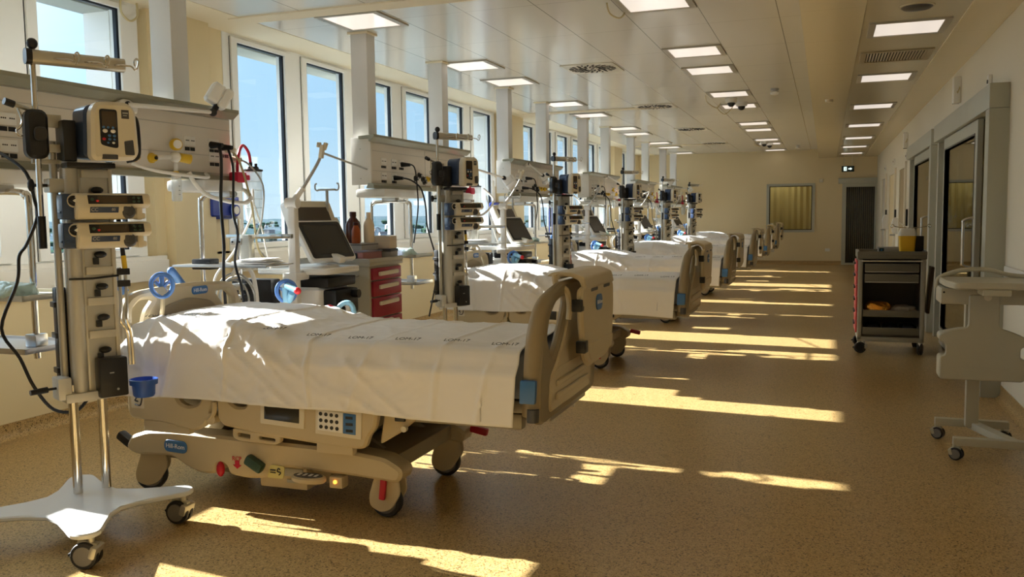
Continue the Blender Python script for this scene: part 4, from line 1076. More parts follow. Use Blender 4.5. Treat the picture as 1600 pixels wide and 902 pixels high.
# ---- suction canister with red hose
def make_suction():
    t = thing('suction_canister', (UX, UY[0], 0), 'clear suction canister with red hose at the end of the nearest supply unit', 'suction canister', 'suction canisters on the supply units')
    cx, cy = 0.06, 2.27
    q = MB(); q.lathe([(0.03, 0.0), (0.052, 0.02), (0.060, 0.10), (0.063, 0.30), (0.0635, 0.36)], (cx, cy, 1.365), (0, 0, 1), 24); j = obj('jar', q, 'clear_jar', t)
    q = MB()
    for z in (1.47, 1.53, 1.59, 1.65): q.lathe([(0.0622, 0), (0.0645, 0.002), (0.0645, 0.004), (0.0622, 0.006)], (cx, cy, z), (0, 0, 1), 24)
    obj('jar_rings', q, 'clear_jar', j)
    q = MB(); q.lathe([(0.066, 0), (0.070, 0.004), (0.070, 0.012), (0.045, 0.018), (0.04, 0.032)], (cx, cy, 1.722), (0, 0, 1), 24); q.cyl((cx-0.02, cy+0.01, 1.75), (cx-0.02, cy+0.01, 1.785), 0.012, n=10); q.cyl((cx+0.03, cy, 1.75), (cx+0.03, cy, 1.775), 0.01, n=10); obj('lid', q, 'black', t)
    q = MB(); q.tube([(cx-0.02, cy+0.01, 1.78), (cx-0.025, cy, 1.85), (cx-0.02, cy-0.06, 1.895), (cx+0.0, cy-0.13, 1.86), (cx+0.005, cy-0.165, 1.77), (cx+0.005, cy-0.17, 1.68)], 0.010, 10, 6); obj('hose', q, 'hose_red', t)
    q = MB(); q.bx(cx-0.028, cx+0.045, cy-0.22, cy-0.12, 1.64, 1.71, 0.012); q.bx(cx-0.01, cx+0.03, cy-0.19, cy-0.15, 1.58, 1.65, 0.01); q.bx(cx+0.0, cx+0.02, cy-0.13, cy-0.05, 1.66, 1.695, 0.006); obj('bracket', q, 'hose_red', t)
    q = MB(); q.bx(0.0, 0.05, 2.13, cy-0.055, 1.665, 1.685, 0.004); obj('rail_clamp', q, 'unit_rail', t)
    return t
c0 = make_suction()
for i in range(1, 6): dup(c0, (UX, UY[i], 0), 'clear suction canister with red hose at the end of the %s supply unit' % ORD[i])

# ---- examination lamps: each folded differently
def make_lamp(i, base, elbow, head, tilt, label):
    t = thing('examination_lamp', (UX, UY[i], 0), label, 'lamp', 'examination lamps on the supply units')
    b, e, h = Vector(base), Vector(elbow), Vector(head)
    q = MB(); q.prism(round_poly([(b.y-0.09, b.z-0.045), (b.y-0.06, b.z), (b.y-0.03, b.z+0.03), (b.y+0.03, b.z+0.03), (b.y+0.09, b.z-0.005), (b.y+0.08, b.z-0.045)], 0.015), 0.05, YZ(b.x-0.05), bev=0.008); q.bx(-0.01, b.x, b.y-0.03, b.y+0.03, b.z-0.03, b.z+0.0, 0.004); m = obj('mount', q, 'plastic_white', t)
    q = MB(); q.cyl((b.x-0.005, b.y, b.z), (b.x+0.008, b.y, b.z), 0.019, n=18); obj('joint_cap', q, 'black', m)
    q = MB(); q.cyl(b, e, 0.014, 0.011, 10); obj('arm', q, 'plastic_white', t)
    q = MB(); q.sph(e, 0.026, 12); q.cyl(e+(h-e)*0.02, e+(h-e)*0.5, 0.02, n=12); obj('elbow', q, 'black', t)
    d = (h-e).normalized(); M = T(*h) @ (Vector(tilt).to_track_quat('Z', 'Y').to_matrix().to_4x4())
    q = MB(M); q.prism(rrect(-0.07, 0.07, -0.065, 0.065, 0.025, 3), 0.085, T(0, 0, -0.085), bev=0.014); q.prism(rrect(-0.072, 0.072, -0.067, 0.067, 0.025, 3), 0.055, T(0, 0, -0.002), bev=0.01); hd_ = obj('lamp_head', q, 'plastic_white', t)
    q = MB(M); q.cyl((0, 0, 0.049), (0, 0, 0.0545), 0.048, n=20); obj('lens', q, 'milky', hd_)
make_lamp(0, (0.05, 1.16, 2.05), (0.125, 1.80, 2.07), (0.14, 1.865, 2.17), (0.5, 0.55, -0.45), 'white lamp head tilted up on a folded arm over the nearest supply unit')
make_lamp(1, (0.05, 1.75, 1.965), (0.30, 2.55, 1.83), (0.36, 2.63, 1.77), (0.6, 0.1, -0.8), 'white examination lamp reaching past the end of the second supply unit')
make_lamp(2, (0.05, 0.55, 2.08), (0.12, 0.95, 1.94), (0.14, 1.03, 1.89), (0.5, 0.3, -0.8), 'white examination lamp folded close to the front of the third supply unit')
make_lamp(3, (0.05, 1.10, 2.09), (0.30, 2.30, 1.83), (0.36, 2.42, 1.78), (0.5, 0.3, -0.8), 'white examination lamp reaching past the end of the fourth supply unit')
make_lamp(4, (0.05, 1.2, 2.09), (0.24, 2.5, 2.08), (0.28, 2.6, 2.12), (0.5, 0.3, -0.6), 'white examination lamp held out level past the fifth supply unit')
make_lamp(5, (0.05, 0.8, 2.06), (0.30, 1.5, 2.06), (0.36, 1.58, 2.02), (0.6, 0.1, -0.7), 'white examination lamp on the farthest supply unit beside the far wall')

# ---- tube frames with shelves hanging under each unit
def make_frame(side):
    if side == 0:
        t = thing('hanging_frame', (UX, UY[0]+0.34, 0), 'bent chrome tube frame with two trays under the near end of the nearest supply unit', 'equipment frame', 'hanging tube frames, near ends')
        q = MB(); q.tube([(-0.20, 0, 0.74), (-0.20, 0, 1.46), (-0.185, 0, 1.515), (-0.13, 0, 1.54), (0.13, 0, 1.54), (0.185, 0, 1.515), (0.20, 0, 1.46), (0.20, 0, 0.74)], 0.016, 10, 4); obj('tube_frame', q, 'chrome', t)
        q = MB(); q.bx(-0.07, 0.07, -0.04, 0.04, 1.535, 1.576, 0.006); obj('coupling', q, 'steel', t)
        for z, m, nm in ((1.045, 'tabletop_grey', 'shelf'), (0.80, 'steel', 'tray')):
            q = MB(); q.bx(-0.30, 0.33, -0.18, 0.18, z-0.012, z)
            for a in ((-0.30, -0.29, -0.18, 0.18), (0.32, 0.33, -0.18, 0.18), (-0.30, 0.33, -0.18, -0.17), (-0.30, 0.33, 0.17, 0.18)): q.bx(*a, z-0.012, z+0.014)
            obj(nm, q, m, t)
        for x in (-0.20, 0.20):
            q = MB(); q.bx(x-0.035, x+0.035, -0.035, 0.035, 0.80, 0.86, 0.006); obj('clamp', q, 'steel', t)
    else:
        t = thing('hanging_frame', (UX, UY[0]+1.92, 0), 'chrome tube frame with one shelf under the far end of the nearest supply unit', 'equipment frame', 'hanging tube frames, far ends')
        q = MB(); q.tube([(-0.10, 0, 0.85), (-0.10, 0, 1.47), (-0.085, 0, 1.53), (-0.03, 0, 1.56), (0.18, 0, 1.56)], 0.016, 10, 4); obj('tube_frame', q, 'chrome', t)
        q = MB(); q.bx(0.0, 0.16, -0.03, 0.03, 1.535, 1.58, 0.006); obj('coupling', q, 'steel', t)
        q = MB(); q.bx(-0.22, 0.50, -0.15, 0.15, 1.099, 1.107, 0.003); q.bx(-0.22, 0.50, -0.155, -0.145, 1.09, 1.10, 0.003); obj('shelf', q, 'steel', t)
        q = MB(); q.bx(-0.15, 0.0, -0.05, 0.04, 1.07, 1.14, 0.008); q.cyl((-0.01, -0.07, 1.10), (-0.01, -0.03, 1.10), 0.02, n=10); obj('clamp', q, 'black', t)
    return t
fa = make_frame(0); fbk = make_frame(1)
for i in range(1, 5):
    dup(fa, (UX, UY[i]+0.34, 0), 'bent chrome tube frame with two trays under the near end of the %s supply unit' % ORD[i])
    dup(fbk, (UX, UY[i]+1.92, 0), 'chrome tube frame with one shelf under the far end of the %s supply unit' % ORD[i])
# wrapped packs on the upper trays, papers on the far shelves
def blob(sx, sy, sz, seed, n=22):
    vs = []; fs = []
    k = n//2
    for j in range(k+1):
        th = PI*j/k
        for i in range(n):
            a = 2*PI*i/n; d = Vector((math.sin(th)*math.cos(a), math.sin(th)*math.sin(a), math.cos(th)))
            r = 1+0.22*noise.fractal(d*1.8+Vector((seed, seed*2, 0)), 1, 2, 3)
            ex = 0.6
            p = Vector((sx*math.copysign(abs(d.x)**ex, d.x), sy*math.copysign(abs(d.y)**ex, d.y), sz*math.copysign(abs(d.z)**0.8, d.z)))*r
            vs.append((p.x, p.y, max(p.z, -sz*0.55)+sz*0.55))
    for j in range(k):
        for i in range(n): fs.append([j*n+i, (j+1)*n+i, (j+1)*n+(i+1) % n, j*n+(i+1) % n])
    b = MB(); b.add(vs, fs); return b
for i in range(5):
    o = obj('wrapped_pack', blob(0.145, 0.095, 0.045, 2.0+i), 'wrap_green', ang=3); o.location = (UX+0.13, UY[i]+0.245, 1.0455)
    tag(o, 'pale green film-wrapped pack on the tray under the %s supply unit' % (ORD[i] if i == 0 else ORD[i]), 'packaged supplies', 'wrapped packs on the trays')
    q = MB(); q.sph((0, 0, 0.028), 0.028, 12, (1.2, 1, 1)); o = obj('wrapped_pack', blob(0.085, 0.09, 0.045, 8.0+i), 'wrap_clear', ang=3); o.location = (UX-0.185, UY[i]+0.245, 1.0455)
    tag(o, 'small clear film-wrapped pack beside the green pack under the %s supply unit' % ORD[i], 'packaged supplies', 'clear packs on the trays')
    q = MB()
    for k in range(5): q.box((0, 0, 0.004+k*0.006), (0.28-0.02*k, 0.18, 0.004), (0.02*math.sin(k*2), 0.03*math.cos(k), 0.15*math.sin(k*1.7)), 0.001)
    o = obj('paper_stack', q, 'paper'); o.location = (UX+0.34 if i == 0 else UX+0.2, UY[i]+1.92, 1.112)
    tag(o, 'loose stack of white film-wrapped papers on the shelf under the %s supply unit' % ORD[i], 'papers', 'papers on the shelves')
# ================================================================ infusion stands with pumps
SY = [UY[i]-UY[0] for i in range(6)]
TY = [BEDY[i]-BEDY[0] for i in range(6)]
SX0, SY0 = -3.08, 2.90
R48 = Matrix.Rotation(math.radians(62), 4, 'Z') @ Matrix.Diagonal((0.95, 1, 1, 1))
UPM = T(-0.085, 0.15, 0) @ R48
def make_stand():
    t = thing('infusion_stand', (SX0, SY0, 0), 'tall grey infusion stand on white castor base beside the nearest bed', 'infusion stand', 'infusion stands by the beds')
    # base plate: a four-lobed plate
    P = []
    lob = [(0.29, -0.27), (0.29, 0.27), (-0.29, 0.27), (-0.29, -0.27)]
    waist = [(0.13, 0.0), (0.0, 0.15), (-0.13, 0.0), (0.0, -0.15)]
    poly = []
    for k, (x, y) in enumerate(lob):
        d = Vector((x, y)).normalized(); n = Vector((-d.y, d.x))
        a0 = math.atan2(d.y, d.x)
        for j in range(-3, 4):
            a = a0+j*PI/6.2; poly.append((x+0.065*math.cos(a), y+0.065*math.sin(a)))
        poly.append(waist[(k+1) % 4] if False else ((lob[(k+1) % 4][0]+x)*0.5*0.74, (lob[(k+1) % 4][1]+y)*0.5*0.74))
    pp = []
    Pv = [Vector((x, y, 0)) for x, y in poly]
    for v in spline(Pv, 3, True): pp.append((v.x, v.y))
    q = MB(); q.prism(pp, 0.022, T(0, 0, 0.135), bev=0.006); b = obj('base_plate', q, 'base_white', t)
    for k, (x, y) in enumerate(lob):
        caster(t, x, y, 0.055, 0.06, 0.137, 'alu', yaw=[0.35, 0.1, 2.0, 1.2][k], off=0.02)
    for x in (-0.075, 0.055):
        q = MB(UPM); q.cyl((x, 0, 0.155), (x, 0, 0.66), 0.0215, n=18); obj('support_tube', q, 'chrome', t)
    # profile column with slots
    q = MB(UPM); q.prism(rrect(-0.075, -0.005, -0.05, 0.05, 0.034, 5), 1.08, T(0, 0, 0.585)); q.bx(-0.02, 0.125, -0.03, 0.05, 0.585, 1.655, 0.006); q.bx(0.12, 0.14, -0.045, 0.05, 0.585, 1.655, 0.006); col = obj('column', q, 'alu_body', t)
    q = MB(UPM); q.bx(0.0, 0.12, -0.033, -0.028, 0.60, 1.64); obj('slot_strip', q, 'alu', col)
    for z in (0.80, 0.95, 1.09, 1.235, 1.525):
        q = MB(UPM); q.bx(0.0, 0.12, -0.05, -0.03, z+0.065, z+0.10, 0.003); obj('shelf_rail', q, 'alu_body', col)
        q = MB(UPM); q.sph((0.065, -0.055, z+0.01), 0.02, 10, (1.5, 0.8, 0.8)); q.bx(0.035, 0.06, -0.05, -0.032, z-0.035, z-0.005, 0.003); q.cyl((0.065, -0.03, z+0.01), (0.065, -0.055, z+0.01), 0.009, n=8); obj('clamp_knob', q, 'black', col)
    q = MB(UPM); q.tube([(-0.08, -0.055, 1.14), (0.02, -0.06, 1.138), (0.145, -0.05, 1.146)], 0.005, 6); obj('cable_tie', q, 'black', col)
    q = MB(UPM); q.bx(-0.12, 0.15, -0.06, 0.06, 0.585, 0.625, 0.006); q.bx(-0.15, -0.09, -0.05, 0.05, 0.60, 0.70, 0.008); k = obj('bottom_bracket', q, 'alu_body', t)
    q = MB(UPM); q.cyl((-0.15, -0.02, 0.655), (-0.22, -0.03, 0.655), 0.006, n=8); q.cyl((-0.19, -0.027, 0.655), (-0.265, -0.037, 0.652), 0.014, 0.012, 12); obj('lever', q, 'black', k)
    q = MB(UPM); q.bx(-0.115, -0.065, 0.045, 0.10, 0.64, 1.10, 0.01)
    for z in (0.72, 0.88, 1.02): q.bx(-0.125, -0.06, 0.04, 0.105, z-0.01, z+0.015, 0.003)
    obj('cable_duct', q, 'black', t)
    q = MB(UPM); q.bx(0.02, 0.15, -0.10, -0.02, 0.595, 0.775, 0.01); pb = obj('power_box', q, 'black', t)
    q = MB(UPM); q.bx(0.065, 0.085, -0.1015, -0.099, 0.705, 0.71); q.cyl((0.10, -0.102, 0.63), (0.10, -0.099, 0.63), 0.006, n=8); obj('marks', q, 'plastic_grey', pb)
    # side pole and clamps
    q = MB(UPM); q.cyl((-0.10, 0.02, 0.62), (-0.10, 0.02, 1.75), 0.017, n=14); obj('side_pole', q, 'alu', t)
    q = MB(UPM); q.bx(-0.135, -0.05, -0.03, 0.06, 1.525, 1.585, 0.006); cl = obj('pole_clamp', q, 'alu', t)
    q = MB(UPM); q.cyl((-0.135, 0.0, 1.555), (-0.19, -0.01, 1.555), 0.007, n=8); q.sph((-0.205, -0.012, 1.555), 0.02, 10, (0.8, 0.8, 1.5)); obj('clamp_screw', q, 'black', cl)
    # cross rail carrying the big pump
    for y0_, z0_, z1_ in ((-0.02, 1.70, 1.735), (-0.01, 1.81, 1.865), (0.0, 1.65, 1.67)):
        q = MB(UPM); q.bx(-0.19, -0.06, y0_, 0.03, z0_, z1_, 0.004); obj('cross_rail', q, 'alu', t)
    q = MB(UPM); q.bx(-0.075, -0.018, -0.07, 0.05, 1.66, 1.84, 0.008); q.bx(-0.075, 0.14, -0.10, 0.06, 1.63, 1.655, 0.006); obj('pump_mount', q, 'black', t)
    q = MB(UPM); q.cyl((-0.15, -0.02, 1.865), (-0.27, -0.05, 1.895), 0.010, n=10); hk = obj('hook_rod', q, 'alu', t)
    q = MB(UPM); q.cyl((-0.265, -0.049, 1.893), (-0.305, -0.058, 1.904), 0.016, n=12); obj('rod_cap', q, 'black', hk)
    q = MB(UPM); q.tube([(-0.25, -0.05, 1.88), (-0.235, -0.05, 1.83), (-0.245, -0.05, 1.80), (-0.26, -0.05, 1.785), (-0.25, -0.05, 1.765), (-0.225, -0.05, 1.77), (-0.20, -0.05, 1.80)], 0.005, 6, 4); obj('hook', q, 'chrome', hk)
    # infusion pole with hook bar
    q = MB(UPM); q.cyl((-0.185, -0.07, 1.37), (-0.185, -0.07, 2.145), 0.0125, n=14); ip = obj('infusion_pole', q, 'chrome', t)
    q = MB(UPM); q.cyl((-0.185, -0.07, 1.28), (-0.185, -0.07, 1.42), 0.018, n=14); obj('grip', q, 'black', ip)
    q = MB(UPM); q.prism(rrect(-0.235, -0.14, 1.665, 1.875, 0.035, 4), 0.075, XZ(-0.025), bev=0.014); hs = obj('clamp_housing', q, 'black', t)
    q = MB(UPM); q.prism(rrect(-0.205, -0.15, 1.74, 1.80, 0.02, 3), 0.02, XZ(-0.098), bev=0.005); obj('button', q, 'rubber', hs)
    q = MB(UPM); q.prism(rrect(-0.11, -0.055, 2.065, 2.125, 0.022, 3), 0.40, Matrix(((0, 0, 1, -0.195), (1, 0, 0, 0), (0, 1, 0, 0), (0, 0, 0, 1)))); hb = obj('hook_bar', q, 'alu', ip)
    q = MB(UPM); q.prism(rrect(-0.112, -0.053, 2.062, 2.128, 0.022, 3), 0.025, YZ(-0.218)); q.sph((-0.185, -0.08, 2.15), 0.024, 12); obj('end_cap', q, 'black', hb)
    for x in (-0.08, 0.05, 0.18):
        q = MB(UPM); q.tube([(x-0.03, -0.105, 2.09), (x+0.03, -0.15, 2.085), (x+0.045, -0.16, 2.07), (x+0.055, -0.166, 2.075), (x+0.062, -0.17, 2.105), (x+0.055, -0.166, 2.118), (x+0.045, -0.162, 2.105), (x+0.047, -0.163, 2.085)], 0.004, 6, 4); obj('hook', q, 'chrome', hb)
    # thin tubes with clamps on the right of the column
    q = MB(UPM)
    for dx in (0.0, 0.028):
        q.tube([(0.165+dx, 0.0, 1.18), (0.165+dx, 0, 1.0), (0.16+dx*1.1, 0, 0.93), (0.19+dx*0.6, 0, 0.87), (0.195+dx*0.6, 0, 0.72)], 0.009, 8, 4)
    tt = obj('thin_tubes', q, 'chrome', t)
    for z in (1.145, 1.09):
        q = MB(UPM); q.bx(0.15, 0.21, -0.02, 0.02, z, z+0.03, 0.004); obj('clamp', q, 'black', tt)
    q = MB(UPM); q.cyl((0.19, -0.01, 1.165), (0.17, -0.01, 1.41), 0.011, n=10); rd = obj('black_rod', q, 'black', t)
    q = MB(UPM); q.cyl((0.1895, -0.01, 1.175), (0.1845, -0.01, 1.235), 0.0122, n=12); obj('yellow_tape', q, 'yellow', rd)
    return t
st0 = make_stand()
for i in range(1, 6): dup(st0, (SX0, SY0+TY[i], 0), 'grey infusion stand on white castor base beside the %s bed from the camera' % ORD[i])
# blue cup on the first stand
t = thing('waste_cup', (SX0, SY0, 0), 'blue open cup hung low on the side of the nearest infusion stand', 'cup')
q = MB(UPM); q.lathe([(0.045, 0.565), (0.052, 0.575), (0.055, 0.622), (0.066, 0.624), (0.068, 0.648), (0.06, 0.65), (0.048, 0.60), (0.001, 0.60)], (0.245, -0.03, 0), (0, 0, 1), 26); obj('cup', q, 'bright_blue', t)

# ---- large volumetric pump
def make_big_pump():
    t = thing('infusion_pump', (SX0, SY0, 0), 'cream and navy infusion pump with tall display atop the nearest stand', 'infusion pump', 'large pumps on the stands')
    M = UPM @ T(0.085, -0.10, 1.665) @ Matrix.Rotation(0.08, 4, 'Z') @ Matrix.Diagonal((1, 1, 1.10, 1))
    q = MB(M); q.prism(round_poly([(-0.085, 0.012), (-0.078, 0.19), (-0.055, 0.225), (0.085, 0.232), (0.125, 0.205), (0.135, 0.03), (0.11, 0.0), (-0.07, -0.005)], 0.03), 0.07, XZ(-0.02), bev=0.014); bd = obj('front_case', q, 'plastic_cream', t)
    q = MB(M); q.prism(round_poly([(-0.092, 0.01), (-0.085, 0.20), (-0.06, 0.22), (0.08, 0.222), (0.10, 0.19), (0.10, 0.0)], 0.02), 0.14, XZ(0.118), bev=0.01); obj('rear_case', q, 'navy', t)
    q = MB(M); q.prism(round_poly([(-0.045, 0.058), (-0.045, 0.198), (0.035, 0.198), (0.035, 0.045), (0.0, 0.048)], 0.012), 0.006, XZ(-0.0875), bev=0.002); fp = obj('control_panel', q, 'black', bd)
    q = MB(M); q.bx(-0.037, 0.027, -0.0955, -0.093, 0.125, 0.19, 0.001); obj('screen', q, 'screen_brown', fp)
    for m, bt in (('plastic_white', [(-0.024, 0.112, 1.2), (0.012, 0.112, 1.2), (0.012, 0.066, 0.7)]), ('badge_blue', [(-0.03, 0.127, 0.8), (-0.01, 0.127, 0.8), (0.012, 0.127, 0.8), (-0.005, 0.094, 0.8), (0.017, 0.094, 0.8), (-0.005, 0.08, 0.8), (0.017, 0.08, 0.6), (-0.012, 0.066, 0.6)]), ('red', [(-0.03, 0.08, 0.9)])):
        q = MB(M)
        for x, z, s in bt: q.sph((x, -0.094, z), 0.0085*s, 8, (1.2, 0.4, 0.8))
        obj('key_print', q, m, fp)
    q = MB(M); q.bx(0.055, 0.09, -0.0915, -0.088, 0.165, 0.20, 0.001); lb = obj('dark_label', q, 'plastic_dark', bd)
    q = MB(M); q.bx(0.06, 0.085, -0.0925, -0.0912, 0.185, 0.19); q.bx(0.062, 0.08, -0.0925, -0.0912, 0.176, 0.179); obj('print', q, 'plastic_grey', lb)
    q = MB(M); q.prism(round_poly([(0.065, 0.02), (0.062, 0.075), (0.105, 0.082), (0.11, 0.02)], 0.006), 0.006, XZ(-0.086), bev=0.002); obj('door_flap', q, 'plastic_dark', bd)
    q = MB(M); q.bx(-0.04, 0.03, -0.095, -0.06, 0.001, 0.02, 0.004); obj('bottom_slot', q, 'plastic_dark', bd)
    q = MB(M); q.prism(rrect(-0.04, 0.03, 0.2235, 0.2295, 0.002, 1), 0.03, XZ(-0.045)); obj('top_bar', q, 'plastic_grey', bd)
    q = MB(M); q.tube([(0.11, 0.02, 0.19), (0.15, 0.0, 0.185), (0.168, -0.005, 0.16), (0.172, -0.005, 0.06), (0.16, -0.005, 0.015), (0.11, 0.0, 0.0)], 0.008, 8, 5); obj('side_handle', q, 'black', t)
    return t
bp0 = make_big_pump()
for i in range(1, 6): dup(bp0, (SX0, SY0+TY[i], 0), 'cream and navy infusion pump atop the %s infusion stand from the camera' % ORD[i])

# ---- syringe pumps, two on each stand
def make_syringe():
    t = thing('syringe_pump', (SX0, SY0, 1.40), 'cream syringe pump with dark display, upper of two on the nearest infusion stand', 'syringe pump', 'syringe pumps on the stands')
    M = UPM @ T(0.085, -0.098, 0)
    prof = round_poly([(-0.0, 0.0), (-0.075, 0.005), (-0.095, 0.055), (-0.075, 0.115), (-0.01, 0.12), (0.0, 0.115)], 0.015)
    YZm = Matrix(((0, 0, 1, -0.155), (1, 0, 0, 0), (0, 1, 0, 0), (0, 0, 0, 1)))
    q = MB(M); q.prism(prof, 0.245, YZm, bev=0.008); q.prism(round_poly([(0.0, 0.05), (-0.07, 0.055), (-0.09, 0.075), (-0.075, 0.115), (-0.01, 0.12)], 0.012), 0.10, Matrix(((0, 0, 1, 0.08), (1, 0, 0, 0), (0, 1, 0, 0), (0, 0, 0, 1))), bev=0.006)
    q.bx(0.085, 0.165, -0.055, -0.005, 0.004, 0.03, 0.008); q.bx(0.12, 0.15, -0.06, -0.005, 0.0, 0.06, 0.01)
    bd = obj('case', q, 'plastic_cream', t)
    q = MB(M); q.bx(-0.205, -0.135, -0.055, 0.03, 0.005, 0.115, 0.01); q.bx(-0.21, -0.19, -0.04, 0.0, 0.03, 0.04, 0.003); obj('blue_side', q, 'navy', t)
    q = MB(M); q.box((0.02, -0.0845, 0.09), (0.245, 0.004, 0.040), (-0.30, 0, 0), 0.0018); dp = obj('display_strip', q, 'black', bd)
    q = MB(M); q.box((0.005, -0.0868, 0.09), (0.13, 0.002, 0.030), (-0.30, 0, 0)); obj('screen', q, 'screen_brown', dp)
    q = MB(M); q.sph((-0.085, -0.087, 0.09), 0.008, 8, (1.1, 0.5, 1)); q.sph((0.100, -0.087, 0.098), 0.007, 8, (1.2, .5, .8)); q.sph((0.122, -0.087, 0.098), 0.007, 8, (1.2, .5, .8)); q.sph((0.100, -0.089, 0.082), 0.007, 8, (1.2, .5, .8)); q.sph((0.122, -0.089, 0.082), 0.007, 8, (1.2, .5, .8)); obj('key_print', q, 'green_pad', dp)
    q = MB(M); q.sph((-0.062, -0.088, 0.083), 0.007, 8, (1.2, .5, .8)); obj('stop_key', q, 'bulb_red', dp)
    q = MB(M); q.box((-0.035, -0.0915, 0.045), (0.125, 0.003, 0.026), (0.32, 0, 0), 0.001); lb = obj('label_strip', q, 'navy', bd)
    LM = M @ T(-0.035, -0.0935, 0.0455) @ Matrix.Rotation(PI/2+0.32, 4, 'X')
    text('lettering', 'CC', 0.022, 'plastic_grey', LM @ T(-0.043, 0, 0), lb, 0.0003); text('lettering', '80', 0.018, 'plastic_grey', LM @ T(0.04, 0, 0), lb, 0.0003)
    q = MB(M); q.prism([(-0.018, -0.0), (0.012, -0.014), (0.018, 0.0), (0.012, 0.014)], 0.02, T(-0.165, -0.058, 0.085) @ Matrix.Rotation(PI/2, 4, 'X'), bev=0.002); q.cyl((-0.16, -0.055, 0.085), (-0.16, -0.072, 0.085), 0.022, n=18); kb = obj('knob', q, 'black', t)
    q = MB(M); q.prism([(-0.008, 0.0), (0.007, -0.01), (0.007, 0.01)], 0.003, T(-0.158, -0.078, 0.085) @ Matrix.Rotation(PI/2, 4, 'X')); obj('pointer', q, 'plastic_white', kb)
    q = MB(M); q.tube([(-0.155+0.026*math.cos(2*PI*i/14), -0.06, 0.085+0.026*math.sin(2*PI*i/14)) for i in range(14)], 0.004, 6, 1, True); obj('knob_ring', q, 'plastic_cream', t)
    q = MB(M); q.lathe([(0.024, -0.03), (0.03, -0.022), (0.03, 0.012), (0.022, 0.02)], (0.075, -0.075, 0.035), (0, -1, 0.1), 16); q.bx(0.05, 0.07, -0.10, -0.05, 0.03, 0.06, 0.006); obj('plunger_clamp', q, 'plastic_dark', t)
    q = MB(M); q.cyl((-0.05, 0.03, 0.06), (-0.05, 0.06, 0.06), 0.02, n=12); q.bx(-0.12, 0.05, -0.01, 0.04, 0.02, 0.10, 0.006); obj('back_clamp', q, 'plastic_dark', t)
    return t
sp0 = make_syringe()
first = True
for i in range(6):
    for k, z in ((0, 1.40), (1, 1.273)):
        l = 'cream syringe pump, %s of two on the %s infusion stand%s' % ('upper' if k == 0 else 'lower', ORD[i], '' if i in (0, 5) else ' from the camera')
        if first: sp0['label'] = l; first = False
        else: dup(sp0, (SX0, SY0+TY[i], z), l)

